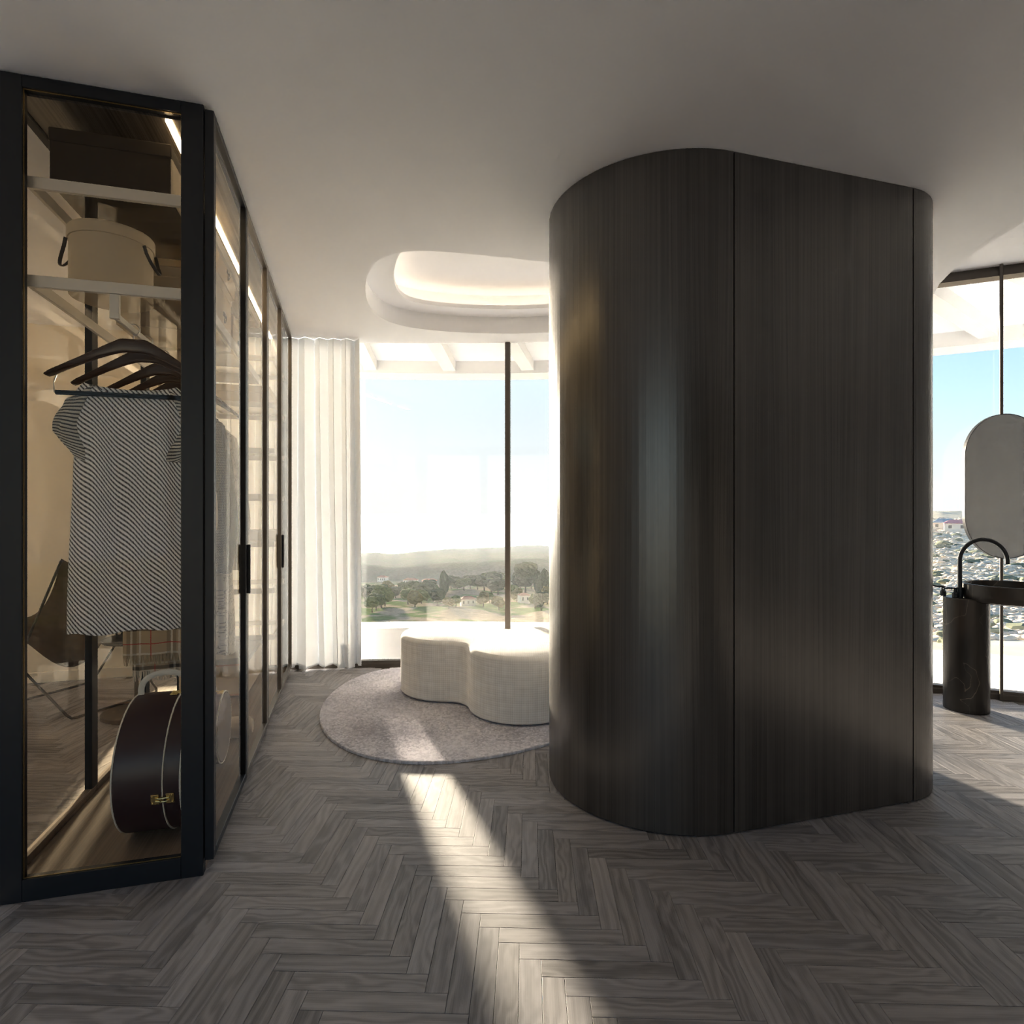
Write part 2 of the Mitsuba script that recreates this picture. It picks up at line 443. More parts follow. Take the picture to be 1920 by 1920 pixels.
inner = room.buffer(-0.004)
planks = []
pid = 0
for k in range(-90, 91):
    for m in range(-26, 27):
        hx, hy = ANCH[0] - k * PW + m * PL, ANCH[1] + k * PW + m * PL
        for vert, x0, y0 in ((False, hx, hy), (True, hx + PL - PW, hy + PW)):
            cx, cy = x0 + (PW if vert else PL) / 2, y0 + (PL if vert else PW) / 2
            if not (XL < cx < XR and YB < cy < 5.0):
                continue
            if not inner.contains(Point(cx, cy)):
                continue
            pid += 1
            V, Fs, UV = plank_mesh(x0, y0, vert, pid)
            # size in the photograph
            q = np.array([V[8:12, 0], V[8:12, 1]]).T
            vis = q[:, 1].min() > 1.36 and (np.abs(q[:, 0] / q[:, 1]) < 0.88).any()
            area = 0.0
            if vis:
                px = np.stack([q[:, 0] / q[:, 1], 1.0 / q[:, 1]], 1)
                area = Polygon(px).area
                # hidden behind the column or under the wardrobe
                cxy = q.mean(0)
                w = cxy - WC
                if w @ E < 0 and w @ D > 0: area *= 0.05
                if cxy[0] > 0.3 and cxy[1] > 2.4 + 0.1 * cxy[0] and cxy[0] / cxy[1] < 0.73: area *= 0.02
            planks.append((area, V, Fs, UV))
planks.sort(key=lambda t: -t[0])
for i, (a, V, Fs, UV) in enumerate(planks[:299]):
    scene[num('floor__plank', i)] = mikit.ply((V, Fs), 'm_plank', uv=UV)
rest = planks[299:]
at = np.cumsum([0] + [len(r[1]) for r in rest])
put('floor__plank_field', (np.vstack([r[1] for r in rest]), np.vstack([r[2] + a for r, a in zip(rest, at)])), 'm_plank', uv=np.vstack([r[3] for r in rest]), kind='stuff')

# ------------------------------------------------------------------ ceiling, with the lit cove on the left and the raised bay on the right
cove_pts = [(-.628, 3.18), (-.503, 3.16), (-.384, 3.17), (-.208, 3.21), (-.024, 3.262), (.216, 3.33), (.55, 3.42), (.95, 3.56), (1.16, 3.80), (1.15, 4.12), (.98, 4.36), (.70, 4.50),
            (.295, 4.555), (-.209, 4.575), (-.555, 4.57), (-.724, 4.53), (-.848, 4.46), (-.905, 4.33), (-.972, 4.15), (-.957, 3.91), (-.885, 3.60), (-.815, 3.37), (-.725, 3.235)]
cove = Polygon(spline(cove_pts, 160)).buffer(0)
bay = Polygon([(2.51, 2.85), (2.53, 3.136), (2.585, 3.4), (2.66, 3.62), (2.78, 3.85), (2.95, 4.1), (3.2, 4.5), (7.9, 4.5), (7.9, 1.2), (3.4, 1.3), (2.75, 1.9), (2.55, 2.4)])
bay = bay.buffer(-0.08).buffer(0.08)
hole = cove.buffer(-0.18, 24)
slab = room.buffer(0.02).difference(cove).difference(bay)
put('ceiling', extrude(slab, ZC, ZC + 0.20), 'm_ceiling', label='smooth white plaster ceiling with a lit oval cove', kind='structure')
put('ceiling__cove_ledge', extrude(cove.buffer(0.03).difference(hole), ZC + 0.13, ZC + 0.16), 'm_ceiling')
lid = cove.buffer(0.02)
put('ceiling__cove_lid', extrude(lid, ZC + 0.30, ZC + 0.38), 'm_ceiling', label='cove top glowing with warm light')
put('ceiling__cove_wall', extrude(cove.buffer(0.05).difference(cove), ZC + 0.20, ZC + 0.38), 'm_ceiling')
strip = hole.buffer(0.115).difference(hole.buffer(0.095))
scene['ceiling__light_strip'] = mikit.ply(extrude(strip, ZC + 0.162, ZC + 0.168), 'm_white', emitter={'type': 'area', 'radiance': rgb(2.3, 1.8, 1.15)})
tag('ceiling__light_strip', 'warm light strip hidden in the cove')
bay_in = bay.intersection(room.buffer(0.02))
put('ceiling__bay_lid', extrude(bay_in.buffer(0.03), ZC + 0.27, ZC + 0.36), 'm_ceiling', label='raised ceiling bay')
put('ceiling__bay_wall', extrude(bay.buffer(0.03).difference(bay).intersection(room.buffer(0.02)), ZC + 0.20, ZC + 0.27), 'm_ceiling')

# ------------------------------------------------------------------ walls
ZT = ZC + 0.27
BW = (-2.9, 0.55, 0.06, 2.60)
_b = cat(box(XL - 0.5, BW[0], YB - 0.2, YB, -0.02, ZT), box(BW[1], XR + 0.15, YB - 0.2, YB, -0.02, ZT), box(BW[0], BW[1], YB - 0.2, YB, -0.02, BW[2]), box(BW[0], BW[1], YB - 0.2, YB, BW[3], ZT))
put('wall_back_unseen', _b, 'm_veneer', uv=np.array(_b.vertices)[:, [0, 2]], label='unseen wall behind the viewpoint, clad in dark wood to cut bounced sunlight', kind='structure')  # out of view, kept dark so that less sunlight bounces back
put('window_2', cat(*[cbox(x - .03, x + .03, YB - .16, YB - .10, BW[2] + .06, BW[3] - .06) for x in (BW[0] + .03, (BW[0] + BW[1]) / 2, BW[1] - .03)], cbox(BW[0], BW[1], YB - .16, YB - .10, BW[2], BW[2] + .06), cbox(BW[0], BW[1], YB - .16, YB - .10, BW[3] - .06, BW[3])),
    'm_black_metal', label='unseen tall dark framed window behind the viewpoint, lighting the cabinet and the near floor', kind='structure')  # out of view, placed to light the near floor and give the cabinet sheen
put('window_2__pane', (np.array([[BW[0], YB - .13, BW[2]], [BW[1], YB - .13, BW[2]], [BW[1], YB - .13, BW[3]], [BW[0], YB - .13, BW[3]]]), np.array([[0, 1, 2, 3]])), 'm_pane')
def wall_with_hole(x0, x1, ya, yb, holes):
    parts = []
    ys = sorted(holes)
    cur = ya
    for (h0, h1, z0, z1) in ys:
        parts += [box(x0, x1, cur, h0, -0.02, ZT), box(x0, x1, h0, h1, -0.02, z0), box(x0, x1, h0, h1, z1, ZT)]
        cur = h1
    parts.append(box(x0, x1, cur, yb, -0.02, ZT))
    return cat(*parts)
LW = [(1.5, 3.95, 0.10, 2.55)]
put('wall_left_unseen', wall_with_hole(XL - 0.50, XL, YB, arc_y(XL) + 0.05, LW), 'm_wall', label='unseen beige plaster wall on the left, made thick to shade out the low sun', kind='structure')  # out of view, thickness chosen so the window reveal blocks low sun
put('wall_right_unseen', box(XR, XR + 0.15, YB, arc_y(XR) + 0.05, -0.02, ZT), 'm_wall_grey', label='unseen grey plaster wall on the right, toned for the mirror reflection', kind='structure')  # out of view, set clear of the sun and kept pale for the mirror
for i, (h0, h1, z0, z1) in enumerate(LW):
    k = f'window_{i + 3}'
    fr = cat(cbox(XL - .45, XL - .40, h0, h0 + .05, z0, z1), cbox(XL - .45, XL - .40, h1 - .05, h1, z0, z1), cbox(XL - .45, XL - .40, h0 + .05, h1 - .05, z0, z0 + .05), cbox(XL - .45, XL - .40, h0 + .05, h1 - .05, z1 - .05, z1))
    put(k, fr, 'm_black_metal', label='unseen dark framed window in the left wall, lighting the space behind the wardrobe', kind='structure')  # out of view, placed to light the space behind the wardrobe
    put(k + '__pane', (np.array([[XL - .42, h0 + .05, z0 + .05], [XL - .42, h1 - .05, z0 + .05], [XL - .42, h1 - .05, z1 - .05], [XL - .42, h0 + .05, z1 - .05]]), np.array([[0, 1, 2, 3]])), 'm_pane')
# the facade wall left of the glazing
XJ = -2.80
def ring_poly(x0, x1, r0, r1, n=40):
    return Polygon(arc_pts(x0, x1, r0, n) + arc_pts(x0, x1, r1, n)[::-1])
put('wall_facade_right_added', extrude(ring_poly(3.75, XR + 0.1, AR - 0.02, AR + 0.18), -0.02, ZT), 'm_wall_grey', label='added curved grey wall right of the glazing, keeping sun off the right wall', kind='structure')  # out of view, added to stop sun reaching the right wall
put('wall_facade', extrude(ring_poly(XL - 0.1, XJ, AR - 0.02, AR + 0.18), -0.02, ZT), 'm_wall', label='curved beige wall left of the glazing', kind='structure')
put('baseboard_left', extrude(ring_poly(XL + 0.01, XJ, AR - 0.036, AR - 0.02), 0.0, 0.075), 'm_wall', label='low beige baseboard along the curved wall', kind='structure')
# the glazing
XK = 3.75
MULL = [XJ, -1.33, -0.037, 1.30, 2.62, XK]
def arc_sheet(x0, x1, r, z0, z1, n=24):
    p = np.array(arc_pts(x0, x1, r, n))
    V = np.vstack([np.column_stack([p, np.full(n, z0)]), np.column_stack([p, np.full(n, z1)])])
    Fq = np.array([(i, i + 1, n + i + 1, n + i) for i in range(n - 1)])
    return V, Fq
sill = cat(extrude(ring_poly(XJ, XK, AR - 0.05, AR + 0.05, 60), -0.01, 0.032), extrude(ring_poly(XJ, XK, AR - 0.025, AR + 0.03, 60), 0.032, 0.05))
head = cat(extrude(ring_poly(2.6, XK, AR - 0.05, AR + 0.05, 40), ZC + 0.20, ZC + 0.235), extrude(ring_poly(2.6, XK, AR - 0.035, AR + 0.04, 40), ZC + 0.235, ZC + 0.27))
put('window_1', sill, 'm_bronze_metal', label='full height curved glass facade with slim dark bronze frame', kind='structure')
put('window_1__head_rail', head, 'm_bronze_metal')
for i, x in enumerate(MULL):
    a = math.asin((x - AC[0]) / AR)
    m = cbox(-0.021, 0.021, -0.012, 0.085, 0.03, ZT, 0.003)
    m.apply_transform(trimesh.transformations.rotation_matrix(-a, (0, 0, 1)))
    m.apply_translation((AC[0] + AR * math.sin(a), AC[1] + AR * math.cos(a), 0))
    if i < len(MULL) - 1:
        put(num('window_1__mullion', i), m, 'm_bronze_metal')
        put(num('window_1__pane', i), arc_sheet(x, MULL[i + 1], AR, 0.04, ZT), 'm_pane', smooth=True)

# ------------------------------------------------------------------ the rounded dark wood volume
SN = np.array([0.9607, 0.2776])             # its straight side
SM = np.array([-0.2776, 0.9607])            # into the volume
S1, S2 = np.array([0.878, 2.300]), np.array([1.762, 2.5555])
R1, R3 = 0.545, 0.33
c1 = S1 + SM * R1
c2 = S2 + SM * R3
def arc(c, r, a0, a1, n):
    return [tuple(c + r * np.array([math.cos(a), math.sin(a)])) for a in np.linspace(a0, a1, n)]
base_a = math.atan2(-SM[1], -SM[0])         # direction from c1 to S1
DEPTH = 2 * R1
def panel_shell(path, t=0.02, z0=0.006, z1=ZC - 0.002):
    """a panel that follows the plan path (outer face), t thick, with uv (arc length, height)"""
    P = np.asarray(path, float)
    tg = np.gradient(P, axis=0); tg /= np.linalg.norm(tg, axis=1, keepdims=True)
    nr = np.stack([-tg[:, 1], tg[:, 0]], 1)  # inwards for a path that runs counter-clockwise
    Q = P + nr * t
    s = np.concatenate([[0], np.cumsum(np.linalg.norm(np.diff(P, axis=0), axis=1))])
    n = len(P)
    c = 0.0015
    loops = [(Q, z0), (P, z0), (P, z1), (Q, z1)]
    V, UV = [], []
    for L_, z in loops + loops[:1]:
        V.append(np.column_stack([L_, np.full(n, z)])); UV.append(np.column_stack([s, np.full(n, z)]))
    V, UV = np.vstack(V), np.vstack(UV)
    Fq = []
    for l in range(4):
        for i in range(n - 1):
            a, b = l * n + i, l * n + i + 1
            Fq.append((a, b, b + n, a + n))
    for i in (0, n - 1):
        Fq.append((0 * n + i, 1 * n + i, 2 * n + i, 3 * n + i))
    return (V, np.array(Fq)), UV
a_back = base_a - math.pi
left_arc = arc(c1, R1, base_a - math.pi + 0.0, base_a, 60)          # from the back round the left to the seam
flat = [tuple(S1 + (S2 - S1) * k) for k in np.linspace(0.0015, 0.9985, 30)]
right_arc = arc(c2, R3, base_a, base_a + math.pi / 2, 30)
SB2 = c2 + SN * R3
back_r = SB2 + SM * (DEPTH - R3)
back_path = [tuple(SB2 + SM * 0.003)] + [tuple(SB2 + SM * k) for k in np.linspace(0.05, DEPTH - R3 - 0.12, 6)]
cb = SB2 + SM * (DEPTH - R3 - 0.12) - SN * 0.12
back_path += arc(cb, 0.12, math.atan2(SN[1], SN[0]) + 0.05, math.atan2(SN[1], SN[0]) + math.pi / 2, 10)
back_path += [tuple(np.array(back_path[-1]) * (1 - k) + np.array(left_arc[0]) * k) for k in np.linspace(0.1, 0.995, 10)]
core = Polygon(left_arc + flat + right_arc + back_path).buffer(0)
put('curved_cabinet__core', extrude(core.buffer(-0.012), 0.0, ZC - 0.001), 'm_felt_black')
# seams of 4 mm between the panels show the dark core
def trim(path, a, b):
    ls = LineString(path)
    d = np.linspace(a, ls.length - b, max(len(path), 10))
    return [ls.interpolate(x).coords[0] for x in d]
for i, (nm, path) in enumerate((('curved_panel', trim(left_arc, 0.002, 0.0032)), ('flat_panel', trim(flat, 0.0015, 0.0015)), ('curved_panel_001', trim(right_arc, 0.0032, 0.002)), ('back_panel', back_path))):
    m, uv = panel_shell(path)
    uv[:, 0] += 3.0 * i
    V, Fq = m
    put('curved_cabinet__' + nm, (V, Fq), 'm_veneer', smooth=False if 'flat' in nm else False, uv=uv)
tag('curved_cabinet', 'tall rounded volume in dark grey wood veneer, reaching from floor to ceiling', 'cabinet')

# ------------------------------------------------------------------ wardrobe
WU, WV, DW = 2.70, -0.605, 0.675
wk = 'wardrobe'
tag(wk, 'long black framed glass wardrobe with bronze glass doors along the left side', 'wardrobe')
def end_frame(key, u0, u1):
    m = cat(wbox(u0, u1, WV, WV + .07, 0, ZC - .002), wbox(u0, u1, -.07, 0, 0, ZC - .002),
            wbox(u0, u1, WV + .07, -.07, 0, .072), wbox(u0, u1, WV + .07, -.07, ZC - .042, ZC - .002))
    put(key, m, 'm_black_metal')
end_frame(wk + '__end_frame', 0.0, 0.035)
end_frame(wk + '__end_frame_001', WU - 0.035, WU)
def bead(u):
    v0, v1, z0, z1 = WV + .07, -.07, .072, ZC - .042
    t = .0022
    return cat(wbox(u - t, u + t, v0, v0 + t, z0, z1, .0005), wbox(u - t, u + t, v1 - t, v1, z0, z1, .0005), wbox(u - t, u + t, v0 + t, v1 - t, z0, z0 + t, .0005), wbox(u - t, u + t, v0 + t, v1 - t, z1 - t, z1, .0005))
put(wk + '__bead', bead(0.010), 'm_brass_dull', label='thin brass glazing bead')
def quad(a, b, c, d):
    return np.array([a, b, c, d]), np.array([[0, 1, 2, 3]])
def upane(key, u, v0, v1, z0, z1, m):
    put(key, quad(W(u, v0, z0), W(u, v1, z0), W(u, v1, z1), W(u, v0, z1)), m)
def vpane(key, v, u0, u1, z0, z1, m):
    put(key, quad(W(u0, v, z0), W(u1, v, z0), W(u1, v, z1), W(u0, v, z1)), m)
upane(wk + '__end_pane', .016, WV + .07, -.07, .072, ZC - .042, 'm_end_pane')
upane(wk + '__end_pane_001', WU - .016, WV + .07, -.07, .072, ZC - .042, 'm_bronze_pane')
def veneer_box(key, u0, u1, v0, v1, z0, z1, m='m_veneer_light', along='u', **kw):
    mesh = cbox(v0, v1, u0, u1, z0, z1, .001)
    V = np.array(mesh.vertices)
    uv = np.column_stack([V[:, 0] + V[:, 2] * .7, V[:, 1]]) if along == 'u' else np.column_stack([V[:, 0], V[:, 2]])
    put(key, wd(mesh), m, uv=uv, **kw)
veneer_box(wk + '__base_panel', .035, WU - .035, WV + .03, -.002, .0, .058)
veneer_box(wk + '__top_panel', .035, WU - .035, WV + .03, -.002, ZC - .05, ZC - .004, m='m_veneer')  # dark veneer puts the shade under the top into the colour
# glazed back: posts, rails and panes
for i in range(1, 4):
    put(num(wk + '__back_post', i - 1), wbox(DW * i - .035, DW * i + .025, WV, WV + .028, 0, ZC - .004), 'm_black_metal')
put(wk + '__back_rail', wbox(.035, WU - .035, WV, WV + .028, .0, .085), 'm_veneer_light')
put(wk + '__back_rail_001', wbox(.035, WU - .035, WV, WV + .028, ZC - .06, ZC - .004), 'm_black_metal')
for i in range(4):
    vpane(num(wk + '__back_pane', i), WV + .014, DW * i + .02, DW * (i + 1) - .03, .085, ZC - .06, 'm_bronze_pane')
# four doors
for i in range(4):
    u0, u1 = DW * i + (.008 if i == 0 else .002), DW * (i + 1) - .002
    k = num(wk + '__door', i)
    z0, z1, st = .048, ZC - .012, .034
    v0, v1 = .003, .032
    m = cat(wbox(u0, u0 + st, v0, v1, z0, z1), wbox(u1 - st, u1, v0, v1, z0, z1), wbox(u0 + st, u1 - st, v0, v1, z0, z0 + .03), wbox(u0 + st, u1 - st, v0, v1, z1 - .022, z1))
    put(k, m, 'm_black_metal' if i == 0 else 'm_door_metal_lit')
    vpane(k + '__pane', .020, u0 + st, u1 - st, z0 + .03, z1 - .022, 'm_door_pane')
    if i in (0, 2):
        hh = wbox(u1 - .012, u1 + .002, .033, .047, .90, 1.125, .002)
        put(k + '__handle', hh, 'm_black_metal', label='black bar handle')
# shelves with metal rims and glass, garment rail, lights
SU0, SU1, SV0, SV1 = .05, 1.43, -.545, -.022
for i, zs in enumerate((2.355, 2.025)):
    k = num(wk + '__shelf', i)
    t = .014
    m = cat(wbox(SU0, SU0 + .016, SV0, SV1, zs, zs + .04), wbox(SU1 - .016, SU1, SV0, SV1, zs, zs + .04), wbox(SU0 + .016, SU1 - .016, SV0, SV0 + t, zs, zs + .04), wbox(SU0 + .016, SU1 - .016, SV1 - t, SV1, zs, zs + .04))
    put(k, m, 'm_alu', label='aluminium shelf rim with glass insert')
    put(k + '__glass', quad(W(SU0 + .01, SV0 + .01, zs + .037), W(SU1 - .01, SV0 + .01, zs + .037), W(SU1 - .01, SV1 - .01, zs + .037), W(SU0 + .01, SV1 - .01, zs + .037)), 'm_clear_pane')
RV, RZ = -.29, 1.955
put(wk + '__clothes_rail', cat(wbox(.052, .066, RV - .015, RV + .015, 1.94, 2.026), wbox(1.414, 1.428, RV - .015, RV + .015, 1.94, 2.026), wbox(.066, 1.414, RV - .007, RV + .007, 1.94, 1.966, .003)), 'm_alu', label='slim aluminium clothes rail')
# shelf bay at the far end
for i, zs in enumerate((.40, .72, 1.04, 1.37, 1.685, 2.0, 2.32)):
    k = num(wk + '__shelf', i + 2)
    put(k, cat(wbox(2.06, 2.66, -.50, -.485, zs, zs + .036), wbox(2.06, 2.66, -.035, -.02, zs, zs + .036), wbox(2.06, 2.075, -.485, -.035, zs, zs + .036), wbox(2.645, 2.66, -.485, -.035, zs, zs + .036)), 'm_alu')
    put(k + '__glass', quad(W(2.07, -.49, zs + .033), W(2.65, -.49, zs + .033), W(2.65, -.03, zs + .033), W(2.07, -.03, zs + .033)), 'm_clear_pane')
for i, zz in enumerate((.05, 1.36)):
    k = num(wk + '__light_strip', i)
    put(k, wbox(.04 if i == 0 else 1.45, 1.385 if i == 0 else 2.66, -.130, -.110, ZC - .058, ZC - .048), 'm_white', label='warm LED strip under the wardrobe top', emitter={'type': 'area', 'radiance': rgb(15, 10.8, 5.8)})
# drawers on the wardrobe floor
put(wk + '__drawer', wbox(1.92, 2.62, -.575, -.17, .075, .285, .003), 'm_drawer', label='low beige drawer box with a copper edge')
put(wk + '__drawer__drawer_top', wbox(1.90, 2.64, -.58, -.165, .285, .325, .002), 'm_grey_box')
put(wk + '__drawer__copper_edge', cat(wbox(1.912, 1.921, -.572, -.172, .272, .284), wbox(1.912, 1.921, -.572, -.172, .075, .085), wbox(1.912, 1.921, -.180, -.170, .085, .272)), 'm_copper')

# ------------------------------------------------------------------ hangers and clothes on the rail
def hanger(key, u, label, half=.258, bar=True, dz=0.0, mats='m_hanger'):
    """a broad wooden hanger across the wardrobe at u along the rail"""
    xs = np.linspace(-1, 1, 61)
    top = 1.922 - .150 * np.clip((np.abs(xs) - .15) / .85, 0, 1) ** 1.12
    low = 1.870 - .115 * np.clip((np.abs(xs) - .10) / .90, 0, 1) ** 1.35
    low = np.minimum(low, top - .020)
    end = np.clip((1 - np.abs(xs)) / .06, 0, 1) ** .5
    mid = (top + low) / 2
    top, low = mid + (top - mid) * (0.35 + .65 * end), mid + (low - mid) * (0.35 + .65 * end)
    th = .010 + .014 * np.clip(np.abs(xs), 0, 1) ** 2
    bow = -.045 * np.abs(xs) ** 2.2         # the arms curve forwards
    V = []
    sec = 16
    for x, zt, zl, t, bw in zip(xs, top, low, th, bow):
        a = np.arange(sec) * 2 * np.pi / sec
        cz, cu = np.sign(np.sin(a)) * np.abs(np.sin(a)) ** .6, np.sign(np.cos(a)) * np.abs(np.cos(a)) ** .7
        V.append(np.column_stack([np.full(sec, RV + x * half), u + bw + cu * t, (zt + zl) / 2 + cz * (zt - zl) / 2 + dz]))
    V = np.vstack(V)
    Fq = []
    for i in range(len(xs) - 1):
        for j in range(sec):
            Fq.append((i * sec + j, i * sec + (j + 1) % sec, (i + 1) * sec + (j + 1) % sec, (i + 1) * sec + j))
    f = np.array(Fq); f = np.vstack([f[:, [0, 1, 2]], f[:, [0, 2, 3]]])
    caps = [(0, j, j + 1) for j in range(1, sec - 1)] + [((len(xs) - 1) * sec, (len(xs) - 1) * sec + j + 1, (len(xs) - 1) * sec + j) for j in range(1, sec - 1)]
    m = trimesh.Trimesh(V, np.vstack([f, caps]), process=False); m.fix_normals()
    put(key + '__shoulders', wd(m), mats, smooth=40)
    a = np.linspace(-.5 * np.pi, 1.05 * np.pi, 22)
    r = .021
    pts = [(RV, u, 1.918 + dz)] + [(RV + .0 + r * np.cos(t), u, RZ + .002 + r * np.sin(t)) for t in a]
    put(key + '__hook', wd(tube(pts, .0022, 8)), 'm_chrome', smooth=40)
    if bar:
        ub, zb = u - .052, 1.700 + dz
        put(key + '__trouser_bar', wd(tube([(RV - half * .88, ub, zb), (RV + half * .78, ub, zb)], .0085, 14)), 'm_felt_black', smooth=40)
        for wi, sx in enumerate((-.90, .80)):
            put(num(key + '__wire', wi), wd(tube([(RV + half * sx, u - .036, 1.765 + dz), (RV + half * sx, ub - .004, 1.735 + dz), (RV + half * sx, ub, zb), (RV + half * (sx + (.03 if sx < 0 else -.03)), ub, zb)], .0022, 8)), 'm_chrome', smooth=40)
    tag(key, label, 'hanger')

def garment(key, u, m, label, category, zt=1.74, zb=.82, hw_top=.19, hw_bot=.205, dp=.030, neck=.13, scoop=.035, drop=.06, folds=7, amp=.008, seed=1, hem_amp=.006, sleeve=None, sleeve_mat=None, back_only=False, hem_tilt=0.0, body_key='body'):
    r = np.random.default_rng(seed)
    ph = r.uniform(0, 6.28, 8)
    NT, NP = 70, 120
    V, UV = [], []
    for i in range(NT):
        t = i / (NT - 1)
        hw = hw_top + (hw_bot - hw_top) * (t ** .8)
        d = dp * (0.35 + .65 * min(1, t / .12)) * (1 + .3 * t)
        for j in range(NP + 1):
            a = 2 * np.pi * j / NP
            ca, sa = math.cos(a), math.sin(a)
            x = hw * math.copysign(abs(ca) ** .75, ca)
            y = d * math.copysign(abs(sa) ** .9, sa)
            xr = x / hw
            zt_x = zt - drop * max(0, (abs(x) - neck) / max(hw_top - neck, .01)) ** 1.3 if abs(x) > neck else zt - (scoop if sa < 0 else scoop * .4) * (1 - (x / neck) ** 2)
            zb_x = zb + hem_amp * math.sin(3.1 * xr * 2 + ph[0]) + hem_tilt * xr
            z = zt_x + (zb_x - zt_x) * t
            g = min(1, t / .25)
            f = amp * g * (math.sin(folds * xr + ph[1] + .8 * t) + .6 * math.sin(folds * 1.9 * xr + ph[2] - 1.4 * t) + .5 * math.sin(3.0 * xr + 4 * t + ph[3]))
            x2 = x + amp * .5 * g * math.sin(5 * t + ph[4])
            V.append((RV + x2, u + y + f, z))
            UV.append((x + f * 1.2 + (3.0 if sa > 0 else 0.0), z + f * .3 + .005 * math.sin(6 * xr + 3 * t + ph[5]) * g))
    n = NP + 1
    Fq = []
    for i in range(NT - 1):
        for j in range(NP):
            Fq.append((i * n + j, i * n + j + 1, (i + 1) * n + j + 1, (i + 1) * n + j))
    mesh = trimesh.Trimesh(np.array(V), np.vstack([np.array(Fq)[:, [0, 1, 2]], np.array(Fq)[:, [0, 2, 3]]]), process=False)
    put(key + '__' + body_key, wd(mesh), m, smooth=True, uv=np.array(UV))
    if sleeve:
        for si, sx in enumerate((-1, 1)):
            L, w0, w1, out, lean = sleeve
            V, UV = [], []
            NS, NC = 40, 40
            for i in range(NS):
                t = i / (NS - 1)
                cx = sx * (hw_top - .02 + out * math.sin(min(1, t * 1.35) * math.pi / 2) - lean * max(0, t - .55) * 1.6)
                cz = zt - drop * .9 - L * t
                w = w0 + (w1 - w0) * t
                for j in range(NC + 1):
                    a = 2 * np.pi * j / NC
                    q = .006 * math.sin(3 * a + 5 * t + ph[6]) + .004 * math.sin(5 * a - 7 * t)
                    V.append((RV + cx + (w * .62 + q) * math.cos(a), u + (dp * .95 * (0.55 + .45 * min(1, t * 4)) + q) * math.sin(a), cz + .035 * math.cos(a) * sx * (1 - t) * -1 + .008 * math.sin(2 * a + ph[7]) * t))
                    UV.append((w * a + 5, cz - .35 * (w * math.cos(a)) * sx))
            n2 = NC + 1
            Fq = np.array([(i * n2 + j, i * n2 + j + 1, (i + 1) * n2 + j + 1, (i + 1) * n2 + j) for i in range(NS - 1) for j in range(NC)])
            sm = trimesh.Trimesh(np.array(V), np.vstack([Fq[:, [0, 1, 2]], Fq[:, [0, 2, 3]]]), process=False)
            put(num(key + '__sleeve', si), wd(sm), sleeve_mat or m, smooth=True, uv=np.array(UV))
    tag(key, label, category)

hanger('hanger', .235, 'dark brown wooden hanger at the front of the rail, with a black trouser bar')
garment('striped_top', .215, 'm_tee', 'long black and white striped knit top hanging at the front of the rail', 'top', zt=1.745, zb=.835, hw_top=.185, hw_bot=.202, dp=.034, neck=.15, scoop=.040, drop=.045,
        folds=6, amp=.007, seed=3, sleeve=(.24, .075, .060, .045, .10), sleeve_mat='m_tee_sleeve', hem_tilt=.008)
hanger('hanger_001', .38, 'dark brown wooden hanger second from the front of the rail', bar=False, half=.235)
garment('beige_shirt', .38, 'm_cloth_beige', 'plain beige shirt hanging second on the rail', 'shirt', zt=1.74, zb=1.08, hw_top=.18, hw_bot=.235, dp=.04, neck=.10, scoop=.03, drop=.05, folds=7, amp=.008, seed=5, sleeve=(.50, .075, .06, .05, .0))
hanger('hanger_002', .60, 'dark brown wooden hanger third from the front of the rail', bar=False, half=.235)
# the tartan scarf folded over the third hanger
def scarf():
    z_top, us = 1.78, .60
    for i, (x0, x1, zb, du) in enumerate(((-.150, .13, .680, -.030), (-.125, .15, .605, .012))):
        NX, NZ = 50, 60
        V, UV = [], []
        for a in range(NZ):
            t = a / (NZ - 1)
            for b in range(NX):
                s = b / (NX - 1)
                x = x0 + (x1 - x0) * s
                z = z_top - .02 + (zb - z_top) * t
                uo = us + du + .008 * math.sin(9 * s + 2 * t + i) + .006 * math.sin(17 * s - 3 * t)
                V.append((RV + x, uo, z)); UV.append((x + 3, z + 3 + .05 * i))
        Fq = np.array([(a * NX + b, a * NX + b + 1, (a + 1) * NX + b + 1, (a + 1) * NX + b) for a in range(NZ - 1) for b in range(NX - 1)])
        V = np.array(V)
        back = V + np.array([0, .003, 0])
        m = np.vstack([V, back]); nV = len(V)
        F3 = np.vstack([Fq, Fq[:, ::-1] + nV])
        put(num('tartan_scarf__layer', i), wd(trimesh.Trimesh(m, np.vstack([F3[:, [0, 1, 2]], F3[:, [0, 2, 3]]]), process=False)), 'm_tartan', smooth=True, uv=np.vstack([UV, UV]))
        fr, fu = [], []
        r = np.random.default_rng(40 + i)
        for q in range(46):
            s = (q + .5) / 46
            x = x0 + (x1 - x0) * s
            uo = us + du + .008 * math.sin(9 * s + 2 + i) + .006 * math.sin(17 * s - 3)
            L = .036 + r.uniform(-.008, .012)
            dx, dux = r.uniform(-.006, .006), r.uniform(-.006, .006)
            fr.append(tube([(RV + x, uo + .001, zb - .018), (RV + x + dx * .4, uo + dux * .5, zb - .02 - L * .5), (RV + x + dx, uo + dux, zb - .02 - L)], [.0026, .0022, .0012], 5))
        fm = cat(*fr)
        fv = np.array(fm.vertices)
        put(num('tartan_scarf__fringe', i), wd(fm), 'm_tartan', uv=np.column_stack([fv[:, 0] - RV + 3, np.full(len(fv), zb + 2.98 + .05 * i)]), kind='stuff')
    tag('tartan_scarf', 'beige, black and red tartan scarf with fringe hanging behind the striped top', 'scarf')
scarf()
hanger('hanger_003', .90, 'dark brown wooden hanger fifth from the front of the rail', bar=False, half=.235)
